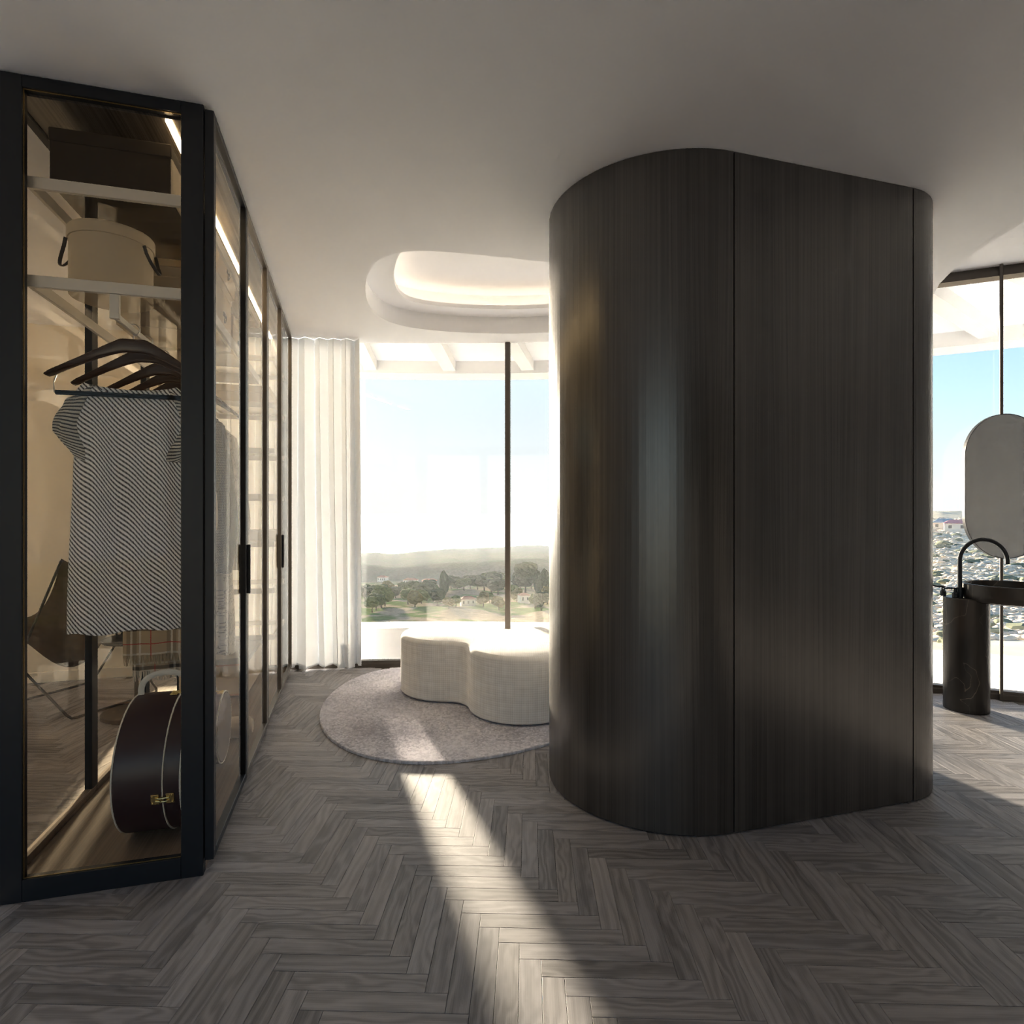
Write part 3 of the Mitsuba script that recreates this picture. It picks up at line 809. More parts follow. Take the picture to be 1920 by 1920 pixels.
garment('lace_dress', .90, 'm_lace', 'long beige lace dress hanging behind the dark cardigan', 'dress', zt=1.74, zb=.585, hw_top=.17, hw_bot=.235, dp=.045, neck=.10, scoop=.04, drop=.05, folds=9, amp=.010, seed=9)
hanger('hanger_004', .75, 'dark brown wooden hanger fourth from the front of the rail', bar=False, half=.235)
garment('knit_cardigan', .75, 'm_knit', 'dark grey herringbone knit cardigan hanging in the middle of the rail', 'cardigan', zt=1.76, zb=1.00, hw_top=.185, hw_bot=.225, dp=.05, neck=.09, scoop=.04, drop=.05, folds=7, amp=.009, seed=12, sleeve=(.72, .08, .065, .055, .02))
hanger('hanger_005', 1.06, 'dark brown wooden hanger sixth from the front of the rail', bar=False, half=.235)
garment('cream_knit', 1.06, 'm_cloth_cream', 'cream knitted jumper hanging last on the rail', 'jumper', zt=1.74, zb=.98, hw_top=.18, hw_bot=.23, dp=.05, neck=.10, scoop=.03, drop=.05, folds=6, amp=.008, seed=15, sleeve=(.68, .08, .07, .06, .0), sleeve_mat='m_lace')

# ------------------------------------------------------------------ boxes on the shelves
def storage_box(key, u0, u1, v0, v1, z0, z1, m, label, ring=True, group=None):
    put(key + '__box_body', wbox(u0, u1, v0, v1, z0 + .001, z1 - .045, .003), m)
    put(key + '__box_lid', wbox(u0 - .003, u1 + .003, v0 - .003, v1 + .003, z1 - .048, z1, .003), m)
    if ring:
        uc, zc = (u0 + u1) / 2, (z0 + z1) / 2 - .01
        a = np.linspace(0, 2 * np.pi, 20, endpoint=False)
        r_ = wd(tube([(v1 + .006 + .003 * math.sin(t), uc + .013 * math.cos(t), zc - .018 + .016 * math.sin(t)) for t in a], .0022, 8, closed=True))
        put(key + '__ring_pull', cat(r_, wbox(uc - .02, uc + .02, v1, v1 + .006, zc - .004, zc + .014, .001)), 'm_strap', smooth=False, label='small dark ring pull')
    tag(key, label, 'box', group)
SH1, SH2 = 2.3935, 2.0635
storage_box('storage_box', .085, .64, -.495, -.125, SH1, SH1 + .195, 'm_dark_box', 'large dark lidded storage box with a beige side on the top shelf')
put('storage_box__side_panel', wbox(.088, .637, -.126, -.120, SH1 + .002, SH1 + .145, .001), 'm_beige_box', label='beige side panel')
storage_box('storage_box_001', .74, 1.12, -.47, -.10, SH1, SH1 + .17, 'm_beige_box', 'smaller beige box further along the top shelf')
storage_box('storage_box_002', .56, .88, -.46, -.075, SH2, SH2 + .27, 'm_beige_box', 'tall beige box beside the round hat box on the lower shelf')
storage_box('storage_box_003', .93, 1.20, -.46, -.075, SH2, SH2 + .20, 'm_beige_box', 'lower beige box at the far end of the lower shelf')
# round hat box
hb = (-.365, .25)
put('hat_box__box_body', wd(lathe([(0, SH2 + .001), (.129, SH2 + .001), (.132, SH2 + .004), (.132, SH2 + .205), (0, SH2 + .205)], 72, hb)), 'm_beige_box', smooth=35)
put('hat_box__box_lid', wd(lathe([(0, SH2 + .200), (.137, SH2 + .200), (.138, SH2 + .203), (.138, SH2 + .238), (.134, SH2 + .243), (0, SH2 + .243)], 72, hb)), 'm_beige_box', smooth=35)
for i, a0 in enumerate((math.radians(185), math.radians(-5))):
    pts = []
    for s in np.linspace(0, 1, 16):
        a = a0 + (s - .5) * .75
        rr = .139 + .022 * math.sin(math.pi * s)
        pts.append((hb[0] + rr * math.cos(a), hb[1] + rr * math.sin(a), SH2 + .195 - .085 * math.sin(math.pi * s) ** .7))
    put(num('hat_box__strap', i), wd(tube(pts, .005, 8, flat=(.45, 1.2))), 'm_strap', smooth=40, label='dark strap handle')
tag('hat_box', 'round beige hat box with lid and dark strap handles on the lower shelf', 'box')
# things in the shelf bay
bk = wd(lathe([(0, 1.078), (.10, 1.078), (.125, 1.10), (.135, 1.15), (.130, 1.155), (.12, 1.105), (0, 1.085)], 48, (-.13, 2.32)))
put('bowl', bk, 'm_cloth_cream', smooth=40, label='shallow cream bowl on a shelf at the far end of the wardrobe', category='bowl')
storage_box('storage_box_004', 2.10, 2.60, -.47, -.06, 2.0355, 2.0355 + .12, 'm_beige_box', 'flat beige box on a high shelf at the far end of the wardrobe', ring=False)

# ------------------------------------------------------------------ round cases on the wardrobe floor
def round_case(key, vc0, vc1, uc, R, label, seam, latches, hr):
    zc = .063 + R
    def ring(v, r, t):
        a = np.linspace(0, 2 * np.pi, 90, endpoint=False)
        return tube([(v, uc + r * math.cos(q), zc + r * math.sin(q)) for q in a], t, 8, closed=True)
    prof = [(0, vc0), (R - .010, vc0), (R - .003, vc0 + .003), (R, vc0 + .010), (R, vc1 - .010), (R - .003, vc1 - .003), (R - .010, vc1)]
    m = trimesh.creation.revolve(np.array(prof[1:]), sections=96)
    Rm = np.array([[0, 0, 1, 0], [1, 0, 0, 0], [0, 1, 0, 0], [0, 0, 0, 1.0]])   # axis z -> v
    def axis(mm):
        q = mm.copy(); q.apply_transform(Rm); q.apply_translation((0, uc, zc)); return q
    put(key + '__shell', wd(axis(m)), 'm_maroon', smooth=30)
    d0 = trimesh.creation.cylinder(R - .009, .004, sections=96)
    f1 = d0.copy(); f1.apply_translation((0, 0, vc1 - .002))
    f0 = d0.copy(); f0.apply_translation((0, 0, vc0 + .002))
    put(key + '__face', wd(axis(f1)), 'm_case_face', smooth=30, label='grey lined round face')
    put(key + '__face_001', wd(axis(f0)), 'm_maroon', smooth=30)
    put(key + '__piping', cat(wd(ring(vc0 + .003, R - .001, .0028)), wd(ring(vc1 - .003, R - .001, .0030))), 'm_piping', smooth=40, label='white piping')
    put(key + '__seam_trim', wd(tube([(seam, uc + (R + .0005) * math.cos(q), zc + (R + .0005) * math.sin(q)) for q in np.linspace(0, 2 * np.pi, 96, endpoint=False)], .0045, 8, closed=True, flat=(1.0, .6))), 'm_piping', smooth=40)
    for i, al in enumerate(latches):
        def at(dv, dt, h):       # on the shell: across, around, out
            q = al + dt / R
            return (seam + dv, uc + (R + h) * math.cos(q), zc + (R + h) * math.sin(q))
        ms = []
        for s in (-1, 1):
            c = np.array(at(s * .024, 0, .003))
            pl = cbox(-.013, .013, -.019, .019, -.002, .002, .001)
            q = np.eye(4); q[:3, 0] = (1, 0, 0); q[:3, 1] = (0, -math.sin(al), math.cos(al)); q[:3, 2] = (0, math.cos(al), math.sin(al))
            q[:3, 3] = c
            pl.apply_transform(q); ms.append(pl)
            for t in (-1, 1):
                sp = trimesh.creation.icosphere(1, .0045); sp.apply_translation(at(s * .031, t * .013, .005)); ms.append(sp)
        ms.append(tube([at(-.022, -.006, .006), at(-.006, -.006, .011), at(.022, -.006, .006)], .0025, 8))
        ms.append(tube([at(-.022, .006, .006), at(.006, .006, .011), at(.022, .006, .006)], .0025, 8))
        ms.append(tube([at(-.004, -.010, .007), at(-.004, .010, .007)], .005, 10))
        put(num(key + '__latch', i), wd(cat(*ms)), 'm_brass', smooth=35, label='brass latch')
    pts = []
    for s in np.linspace(0, 1, 30):
        x = -math.cos(math.pi * s)
        pts.append((seam - .055 + hr * x * (1.0 + .10 * math.sin(math.pi * s)), uc, zc + R + .003 + hr * .92 * math.sin(math.pi * s) ** .8))
    put(key + '__handle', wd(tube(pts, .0085, 10, flat=(.6, 1.3))), 'm_piping', smooth=40, label='white leather carrying handle')
    tag(key, label, 'case')
round_case('round_case', -.305, -.085, .305, .250, 'large round maroon case with white piping standing on the wardrobe floor', -.143, (math.radians(192), math.radians(92)), .088)
round_case('round_case_001', -.24, -.10, .86, .168, 'smaller round case with a grey face behind the large maroon one', -.14, (math.radians(95),), .05)
bol = wd(tube([(-.30, 1.16, .118), (-.29, 1.16, .118), (-.05, 1.17, .118), (-.02, 1.17, .118)], [.03, .052, .058, .035], 20))
put('rolled_blanket', bol, 'm_drawer', smooth=40, label='rolled tan blanket on the wardrobe floor behind the cases', category='blanket')

# ------------------------------------------------------------------ curtain
def curtain(key, x0, x1, off, label, seed=2, n=520, nz=60, r=AR, pitch=.112):
    a0, a1 = math.asin((x0 - AC[0]) / r), math.asin((x1 - AC[0]) / r)
    g = np.random.default_rng(seed)
    L = (a1 - a0) * r
    npl = L / pitch
    ph = g.uniform(-.5, .5, 60)
    V, UV = [], []
    s = np.linspace(0, 1, n)
    for k in range(nz):
        t = k / (nz - 1)                      # 0 at the top
        q = s * npl
        i = np.floor(q).astype(int)
        w = np.interp(q, np.arange(61)[:60], ph)
        amp = (.040 + .004 * t) * (1 + .35 * np.sin(2.1 * q + 1))
        phase = 2 * np.pi * q + w * 1.6 + .5 * t * np.sin(1.7 * q)
        dy = amp * np.sin(phase) + .010 * t * np.sin(3.1 * q + 4 * t)
        dx = .012 * np.sin(2 * phase) + .03 * t * np.sin(.9 * q + 1.2) * t
        z = ZC - .004 - (ZC - .012) * t + t ** 8 * (.012 + .012 * np.sin(1.9 * q + 1) + .008 * np.sin(5.3 * q))
        flare = (s - .5) * .05 * t
        a = a0 + (a1 - a0) * s + (dx + flare) / r
        rr = r - off + dy
        V.append(np.column_stack([AC[0] + rr * np.sin(a), AC[1] + rr * np.cos(a), z]))
    V = np.vstack(V)
    Fq = np.array([(k * n + j, k * n + j + 1, (k + 1) * n + j + 1, (k + 1) * n + j) for k in range(nz - 1) for j in range(n - 1)])
    put(key, (V, Fq), 'm_curtain', smooth=True, label=label, category='curtain')
curtain('curtain', -2.33, -1.24, .080, 'floor length white linen curtain hanging between the wardrobe and the window')

# ------------------------------------------------------------------ pouf and rug
lobes = unary_union([Point(-.44, 4.19).buffer(.355, 48), Point(.065, 3.755).buffer(.345, 48), Point(.36, 4.10).buffer(.33, 48), Polygon([(-.44, 4.0), (.03, 3.75), (.3, 4.1), (-.2, 4.35)])])
pf = lobes.buffer(.17, 32).buffer(-.30, 32).buffer(.13, 32)
pl_ = LineString(pf.exterior.coords)
P_ = np.array([pl_.interpolate(d).coords[0] for d in np.linspace(0, pl_.length, 260, endpoint=False)])
m, uv = rounded(P_, .0265, .425, .035, .015, crown=.012)
put('pouf', m, 'm_linen', smooth=True, uv=uv, label='low cloud shaped pouf in cream woven fabric on the round rug', category='pouf')
rug_pts = [(-.87, 3.40), (-.95, 3.58), (-1.005, 3.80), (-1.02, 4.05), (-.98, 4.28), (-.88, 4.50), (-.72, 4.66), (-.5, 4.74), (-.2, 4.74), (.2, 4.72), (.7, 4.66), (1.1, 4.5), (1.35, 4.2), (1.30, 3.85), (1.0, 3.55),
           (.6, 3.32), (.21, 3.14), (-.03, 3.065), (-.21, 3.01), (-.39, 2.962), (-.52, 2.95), (-.63, 2.98), (-.70, 3.06), (-.78, 3.19)]
def fit_floor(px, py):
    Y = CAMZ * F / (py - 955.0)
    return ((px - 960.0) / F * Y, Y)
rug_seen = [fit_floor(*q) for q in ((605.6, 1340), (607, 1364), (622.5, 1385), (646, 1402), (685, 1416), (727, 1422), (768, 1423), (820, 1420), (885.5, 1413), (951, 1405), (1031, 1396))]
rug_back = [fit_floor(*q) for q in ((753, 1244), (729, 1246), (695, 1252.6), (664, 1264), (638, 1279), (622, 1294), (612, 1315))]
rug_all = rug_back + rug_seen + [(.36, 3.29), (.60, 3.50), (1.0, 3.70), (1.28, 3.92), (1.38, 4.2), (1.2, 4.5), (.8, 4.66), (.3, 4.74), (-.2, 4.76), (-.6, 4.75)]
rp = spline(rug_all, 240)
m, uv = rounded(rp, .001, .016, .007, 0, k=4)
put('rug', m, 'm_rug', smooth=False, label='grey pebble shaped rug of cut pile under the pouf', category='rug')
def pile():
    poly = Polygon(rp).buffer(-.004)
    hid = pf.buffer(-.03)
    g = np.random.default_rng(5)
    x0, y0, x1, y1 = poly.bounds
    shapely.prepare(poly); shapely.prepare(hid)
    pts = np.column_stack([g.uniform(x0, x1, 240000), g.uniform(y0, y1, 240000)])
    ok = shapely.contains_xy(poly, pts) & ~shapely.contains_xy(hid, pts) & (pts[:, 0] < .75)
    pts = pts[ok]
    n = len(pts)
    a = g.uniform(0, 2 * np.pi, n)
    w = g.uniform(.0018, .0030, n)
    h = g.uniform(.004, .008, n)
    tilt = g.normal(0, .0060, (n, 2))
    d = np.column_stack([np.cos(a), np.sin(a)])
    base = np.full(n, .014)
    A = np.column_stack([pts - d * w[:, None] / 2, base]); B = np.column_stack([pts + d * w[:, None] / 2, base])
    C = np.column_stack([pts + tilt, base + h])
    V = np.stack([A, B, C], 1).reshape(-1, 3)
    return V, np.arange(3 * n).reshape(-1, 3)
put('rug__pile', pile(), 'm_rug', kind='stuff')

# ------------------------------------------------------------------ butterfly chair and side table behind the wardrobe
def butterfly(key, c, ang, label):
    ca, sa = math.cos(ang), math.sin(ang)
    def P(x, y, z):                         # x to the front of the chair
        return np.array([c[0] + ca * x - sa * y, c[1] + sa * x + ca * y, z])
    tips = {'bl': (-.40, .37, 1.00), 'br': (-.40, -.37, 1.00), 'fl': (.42, .38, .60), 'fr': (.42, -.38, .60)}
    N = 41
    V = []
    for i in range(N):
        s = i / (N - 1)                      # 0 back, 1 front
        for j in range(N):
            t = j / (N - 1)
            b = (1 - s) * ((1 - t) * np.array(tips['br']) + t * np.array(tips['bl'])) + s * ((1 - t) * np.array(tips['fr']) + t * np.array(tips['fl']))
            ps, pt = math.sin(math.pi * s), math.sin(math.pi * t)
            b[2] -= .17 * ps ** 1.2 + .10 * pt * (1 - s) ** 2 + .16 * pt * s ** 1.5 + .30 * ps * pt
            b[1] *= 1 - .30 * ps * (1 - .4 * pt)
            b[0] += (.16 * pt * (1 - s) ** 3) - .16 * pt * s ** 3
            V.append(P(*b))
    V = np.array(V)
    Fq = np.array([(i * N + j, i * N + j + 1, (i + 1) * N + j + 1, (i + 1) * N + j) for i in range(N - 1) for j in range(N - 1)])
    m0 = trimesh.Trimesh(V, np.vstack([Fq[:, [0, 1, 2]], Fq[:, [0, 2, 3]]]), process=False)
    nn = np.array(m0.vertex_normals)
    V2 = np.vstack([V, V + nn * .005])
    put(key + '__sling', (V2, np.vstack([Fq, Fq[:, ::-1] + len(V)])), 'm_leather', smooth=True, label='dark brown leather sling seat')
    r = .0075
    def rod(pts):
        from scipy.interpolate import splprep, splev
        return tube(spline(np.array(pts), 70, closed=False), r, 10)
    i = 0
    for sy in (1, -1):
        put(num(key + '__leg', i), tube(np.linspace(P(-.40, .37 * sy, .985), P(.30, .30 * sy, .03), 12), r, 10), 'm_black_metal', smooth=40); i += 1
        put(num(key + '__leg', i), tube(np.linspace(P(.42, .38 * sy, .585), P(-.34, .30 * sy, .03), 12), r, 10), 'm_black_metal', smooth=40); i += 1
    for q, x in enumerate((.30, -.34)):
        pts = [P(x, .30, .03), P(x + (.02 if x > 0 else -.02), .285, .010), P(x + (.025 if x > 0 else -.025), .25, .0075)] + [P(x + (.025 if x > 0 else -.025), y, .0075) for y in np.linspace(.2, -.2, 9)] + [P(x + (.025 if x > 0 else -.025), -.25, .0075), P(x + (.02 if x > 0 else -.02), -.285, .010), P(x, -.30, .03)]
        put(num(key + '__floor_bar', q), tube(pts, r, 10), 'm_black_metal', smooth=40)
    tag(key, label, 'chair')
butterfly('butterfly_chair', (-2.95, 3.97), math.radians(160), 'brown leather butterfly chair on a black rod frame behind the wardrobe')
tc = (-2.375, 3.68)
put('side_table__base', lathe([(0, 0.0005), (.185, .0005), (.19, .004), (.19, .026), (.186, .030), (0, .030)], 72, tc), 'm_marble', smooth=35, label='round dark marble foot')
put('side_table__pole', lathe([(0, .03), (.012, .03), (.012, .47), (0, .47)], 24, tc), 'm_black_metal', smooth=35)
put('side_table__tabletop', lathe([(0, .47), (.18, .47), (.185, .474), (.185, .486), (.18, .49), (0, .49)], 72, tc), 'm_black_metal', smooth=35)
tag('side_table', 'small round side table with a marble foot behind the wardrobe', 'table')

# ------------------------------------------------------------------ washbasin, taps and mirror by the right window
pc, bc = np.array([2.95, 3.78]), np.array([3.16, 3.69])
BR = .25
put('washbasin__pedestal', lathe([(0, .001), (.119, .001), (.122, .004), (.122, .722), (.118, .727), (0, .727)], 96, pc), 'm_marble', smooth=35, label='slim black marble pedestal')
put('washbasin__basin', lathe([(0, .706), (BR - .035, .706), (BR - .010, .716), (BR - .002, .735), (BR, .76), (BR, .817), (BR - .004, .822), (BR - .014, .822), (BR - .018, .817), (BR - .022, .77), (BR - .06, .745), (.05, .738), (0, .737)], 120, bc), 'm_marble', smooth=35, label='shallow round black marble bowl')
fd = (bc - pc) / np.linalg.norm(bc - pc)
def FP(a, z, side=0.0):
    q = pc + fd * a + np.array([-fd[1], fd[0]]) * side
    return (q[0], q[1], z)
fx = np.array([2.905, 3.775])
def arcp(t):
    return (fx[0] + .137 - .137 * math.cos(t), fx[1] - .02 * (1 - math.cos(t)), .965 + .137 * math.sin(t))
tp = [(fx[0], fx[1], .7275), (fx[0], fx[1], .80), (fx[0], fx[1], .90)] + [arcp(t) for t in np.linspace(0, math.pi, 40)]
tp += [(tp[-1][0], tp[-1][1], .945)]
put('washbasin__faucet', cat(tube(tp, .0125, 16), lathe([(0, .7272), (.019, .7272), (.019, .79), (.0125, .795), (0, .795)], 24, fx)), 'm_black_metal', smooth=40, label='tall black arched faucet')
for i, q in enumerate(((2.868, 3.765), (2.86, 3.86))):
    st = lathe([(0, .7272), (.016, .7272), (.017, .73), (.017, .755), (.010, .762), (.009, .785), (0, .785)], 24, q)
    lv = tube([(q[0] + .012, q[1], .785), (q[0] - .01, q[1], .787), (q[0] - .05, q[1] - .005, .789), (q[0] - .085, q[1] - .01, .786 if i == 0 else .80)], [.006, .006, .0055, .0045], 10)
    put(num('washbasin__lever', i), cat(st, lv), 'm_black_metal', smooth=40, label='black tap lever')
tag('washbasin', 'black marble washbasin on a pedestal beside the right window', 'washbasin')
mp = np.array([3.335, 3.955])
MN = np.array([0.03, -1.0]); MN /= np.linalg.norm(MN); MT = np.array([-MN[1], MN[0]])
def stadium(hw, hh, n=40):
    pts = []
    for q in np.linspace(0, math.pi, n): pts.append((hw * math.cos(q), hh - hw + hw * math.sin(q)))
    for q in np.linspace(math.pi, 2 * math.pi, n): pts.append((hw * math.cos(q), -(hh - hw) + hw * math.sin(q)))
    return pts
MZ, MHW, MHH = 1.455, .291, .489
def place_mirror(mesh, off):
    q = np.eye(4); q[:3, 0] = (MT[0], MT[1], 0); q[:3, 1] = (0, 0, 1); q[:3, 2] = (MN[0], MN[1], 0)
    q[:3, 3] = (mp[0] + MN[0] * off, mp[1] + MN[1] * off, MZ)
    m = mesh.copy(); m.apply_transform(q); return m
outer, inn = Polygon(stadium(MHW, MHH)), Polygon(stadium(MHW - .004, MHH - .004))
put('mirror__frame', place_mirror(extrude(outer.difference(inn), -.012, .012), .022), 'm_black_metal', label='thin black rim')
put('mirror__glass', place_mirror(extrude(inn, -.006, .009), .022), 'm_mirror', label='silvered glass')
put('mirror__pole', lathe([(0, .001), (.010, .001), (.010, ZC + .269), (0, ZC + .269)], 24, mp + np.array([0, .010])), 'm_bronze_metal', smooth=35, label='slim bronze pole from floor to ceiling')
tag('mirror', 'tall oval mirror held by a slim pole above the washbasin', 'mirror')

# ------------------------------------------------------------------ outside: terrace, canopy
put('terrace', extrude(ring_poly(-7.5, 7.6, AR + 0.05, 11.3, 60), -.30, -.002), 'm_terrace', label='white terrace outside the curved glazing', kind='structure')
put('terrace__added_bounce_deck', extrude(ring_poly(-7.5, 1.8, 11.3, 14.5, 60), -.95, -.70), 'm_terrace')  # hidden lower deck, added to bounce sunlight up to canopy and ceiling
put('planter', cat(extrude(ring_poly(-1.55, 1.6, 10.08, 10.40, 30), -.002, .25)), 'm_terrace', label='low white planter wall just outside the window', category='planter')
beams = []
a_list = np.arange(-0.9, 1.0, 0.0735)
put('canopy', extrude(ring_poly(-7.6, 8.2, 9.83, 12.35, 80), 3.14, 3.26), 'm_canopy_panel', label='white ribbed canopy above the terrace', kind='structure')
put('canopy__fascia', extrude(ring_poly(-7.6, 8.2, 12.0, 12.35, 80), 2.99, 3.14), 'm_canopy')
for i, a in enumerate(a_list):
    if abs(math.sin(a) * 12.35 + AC[0]) > 7.3: continue
    m = box(-.075, .075, 9.84, 12.0, 3.02, 3.14)
    m.apply_transform(trimesh.transformations.rotation_matrix(-a - .07, (0, 0, 1), (0, 11, 0)))
    m.apply_transform(trimesh.transformations.rotation_matrix(-a, (0, 0, 1)))
    m.apply_translation((AC[0], AC[1], 0))
    put(num('canopy__rib', len([k for k in scene if k.startswith('canopy__rib')])), m, 'm_canopy')

# ------------------------------------------------------------------ the land outside
def skyline(tx):
    """slope of the far ridge under the horizon, by direction x / y"""
    px = 960 + F * tx
    return (np.interp(px, [300, 560, 677, 706, 733, 760, 785, 827, 852, 879, 910, 945, 983, 1014, 1031, 1150, 1400, 1760, 2100],
                      [1084, 1080, 1077, 1076, 1082.5, 1080, 1075, 1069.6, 1066, 1066.5, 1064, 1062, 1057, 1056, 1059, 1050, 1010, 955, 930]) - 955) / F
def land(x, y):
    x, y = np.asarray(x, float), np.asarray(y, float)
    yy = np.maximum(y, 4.0)
    tx = np.clip(x / yy, -3, 3)
    r = np.hypot(x, y) / np.sqrt(1 + np.clip(tx, -1, 1) ** 2)         # distance along y
    left = np.interp(r, [0, 8, 12, 30, 100, 300, 400, 520, 700, 840, 950, 1150, 1500], [-.6, -.8, -3, -9, -30, -60, -66, -74, -84, -93, 0, -40, -60])
    ridge = CAMZ - skyline(tx) * 950
    w = np.interp(r, [800, 950, 1150], [0, 1, .9])
    left = np.where(r > 800, np.interp(r, [800, 950], [-91, 0]) * (1 - w) + ridge * w, left)
    right = np.interp(r, [0, 8, 10, 14, 19, 24, 34, 60, 110, 200, 330, 420, 600, 1500], [-.6, -.8, -1.4, -2.9, -4.0, -4.9, -5.9, -8.2, -10.8, -9.0, -1.0, 3.6, 2.5, -20])
    k = np.clip((tx - .20) / .45, 0, 1); k = k * k * (3 - 2 * k)
    P = np.stack([x, y, np.zeros_like(x)], -1)
    bump = (meshkit.fbm(P / 60.0, 4, 3) - .5) * np.clip(r / 60, 0, 9) * 1.2 * (1 - .75 * k) * np.interp(r, [850, 950], [1, .25]) + (meshkit.fbm(P / 9.0, 3, 8) - .5) * np.clip(r / 40, 0, 1.6) * k
    return left * (1 - k) + right * k + bump
A_ = np.radians(np.concatenate([np.linspace(-180, -70, 60, endpoint=False), np.linspace(-70, 70, 400, endpoint=False), np.linspace(70, 180, 61)]))
R_ = np.concatenate([[9.0, 10.5, 11.6], np.geomspace(12.5, 1500, 190)])
XX, YY = np.outer(R_, np.sin(A_)), np.outer(R_, np.cos(A_))
ZZ = land(XX, YY)
ZZ[:3] = np.minimum(ZZ[:3], -.7)
ng = len(A_)
Gf = np.array([(i * ng + j, (i + 1) * ng + j, (i + 1) * ng + j + 1, i * ng + j + 1) for i in range(len(R_) - 1) for j in range(ng - 1)])[:, ::-1]
put('hillside', (np.column_stack([XX.ravel(), YY.ravel(), ZZ.ravel()]), Gf), 'm_ground', smooth=True, label='dry hills and green valley beyond the terrace', kind='structure')

def crown(seed, shape):
    g = np.random.default_rng(seed)
    ms = []
    if shape == 'cypress':
        m = trimesh.creation.icosphere(3, 1.0)
        v = np.array(m.vertices)
        v *= (1 + .35 * (meshkit.fbm(v * 5 + seed, 3, seed)[:, None] - .5))
        v[:, :2] *= .16; v[:, 2] = v[:, 2] * .46 + .52
        ms = [trimesh.Trimesh(v, m.faces)]
    else:
        for q in range(9):
            m = trimesh.creation.icosphere(2, 1.0)
            v = np.array(m.vertices)
            v *= (1 + .7 * (meshkit.fbm(v * 2.2 + seed * 3 + q, 3, seed + q)[:, None] - .5))
            c = g.normal(0, 1, 3); c /= np.linalg.norm(c)
            v = v * g.uniform(.17, .27) + c * np.array([.24, .24, .18]) * g.uniform(.5, 1.1) + np.array([0, 0, .62])
            ms.append(trimesh.Trimesh(v, m.faces))
    return cat(*ms)
TRUNK = tube([(0, 0, -.08), (.01, 0, .2), (0, .01, .5)], [.035, .028, .02], 8)
CROWNS = [(crown(3, 'round'), 'm_leaf_0'), (crown(8, 'round'), 'm_leaf_1'), (crown(14, 'round'), 'm_leaf_2'), (crown(21, 'round'), 'm_leaf_3'), (crown(5, 'cypress'), 'm_leaf_2')]
KIND = ['dark green round tree in the valley beyond the window', 'bright green tree in the valley beyond the window', 'very dark broad tree in the valley beyond the window', 'yellowish autumn tree in the valley beyond the window', 'slim dark cypress in the valley beyond the window']
CD = [mikit.ply(c, m, smooth=False) for c, m in CROWNS]
TD = mikit.ply(TRUNK, 'm_trunk', smooth=40)
ntree = 0
def tree(x, y, h, kind, wide=1.0, rot=0.0, label=None):
    global ntree
    k = num('cypress_tree' if kind == 4 else 'valley_tree', ntree); ntree += 1
    z = float(land(x, y)) - .02 * h
    tw = T().translate([float(x), float(y), z]).rotate([0, 0, 1], float(rot)).scale([float(h * wide), float(h * wide), float(h)])
    scene[k + '__crown'] = {**CD[kind], 'to_world': tw}
    scene[k + '__trunk'] = {**TD, 'to_world': tw}
    tag(k, label, 'tree', ['dark green round trees', 'bright green trees', 'very dark broad trees', 'yellowish trees', 'slim dark cypresses'][kind] + ' in the valley')
g = np.random.default_rng(77)
def seen(px, Y):
    return (px - 960) / F * Y, Y
# (pixel column, distance, height, kind, width)
TREES = [(690, 520, 15, 0, 1.3), (702, 540, 14, 3, 1.2), (684, 500, 13, 2, 1.2), (716, 560, 12, 0, 1.2), (728, 560, 13, 3, 1.1), (742, 540, 12, 2, 1.2), (756, 600, 12, 0, 1.2), (705, 410, 14, 0, 1.3), (715, 420, 17, 1, 1.2), (698, 405, 12, 1, 1.2),
                          (722, 400, 12, 0, 1.2), (765, 470, 13, 1, 1.4), (778, 460, 14, 3, 1.3), (790, 480, 12, 1, 1.3), (800, 520, 17, 2, 1.3), (812, 500, 15, 0, 1.3), (790, 560, 15, 0, 1.3), (806, 580, 14, 2, 1.3), (820, 470, 15, 2, 1.1), (775, 590, 14, 0, 1.2),
                          (846, 610, 15, 2, 1.5), (858, 610, 16, 2, 1.5), (870, 615, 15, 0, 1.5), (882, 610, 15, 2, 1.5), (895, 605, 16, 2, 1.5), (908, 600, 16, 0, 1.5), (921, 600, 15, 2, 1.5), (934, 600, 17, 2, 1.5), (915, 660, 20, 0, 1.3), (930, 670, 22, 2, 1.3), (942, 680, 20, 0, 1.3),
                          (906, 440, 12, 3, 1.2), (918, 470, 9, 1, 1.3), (935, 430, 11, 3, 1.2), (855, 440, 9, 1, 1.3), (842, 420, 9, 3, 1.2), (985, 600, 34, 2, .9), (976, 610, 22, 2, 1.0), (996, 620, 24, 0, 1.0), (969, 480, 12, 3, 1.2), (1003, 430, 12, 1, 1.2), (1015, 420, 15, 2, 1.0), (1026, 440, 14, 3, 1.1), (960, 520, 12, 1, 1.3),
                          (1008, 560, 24, 4, 1.0), (1014, 545, 20, 4, 1.0), (1021, 550, 26, 4, 1.1), (1029, 560, 22, 4, 1.0), (832, 560, 26, 4, 1.0), (836, 555, 20, 4, 1.0), (412, 430, 13, 0, 1.3), (405, 520, 15, 2, 1.3), (398, 450, 13, 1, 1.2)]
_placed = []
for i, (px, Y, h, kd, wd_) in enumerate(TREES):      # step trees forwards or back until no crowns run into each other
    rad = h * (.18 if kd == 4 else .47 * wd_)
    for st in [0] + [q * s_ for q in range(4, 130, 4) for s_ in (1, -1)]:
        Y2 = Y + st
        if 385 < Y2 < 790 and all(abs(seen(px, Y2)[0] - x0) > rad + r0 or abs(Y2 - y0) > rad + r0 for x0, y0, r0 in _placed):
            break
    _placed.append((*seen(px, Y2), rad))
    TREES[i] = (px, Y2, h * Y2 / Y, kd, wd_)
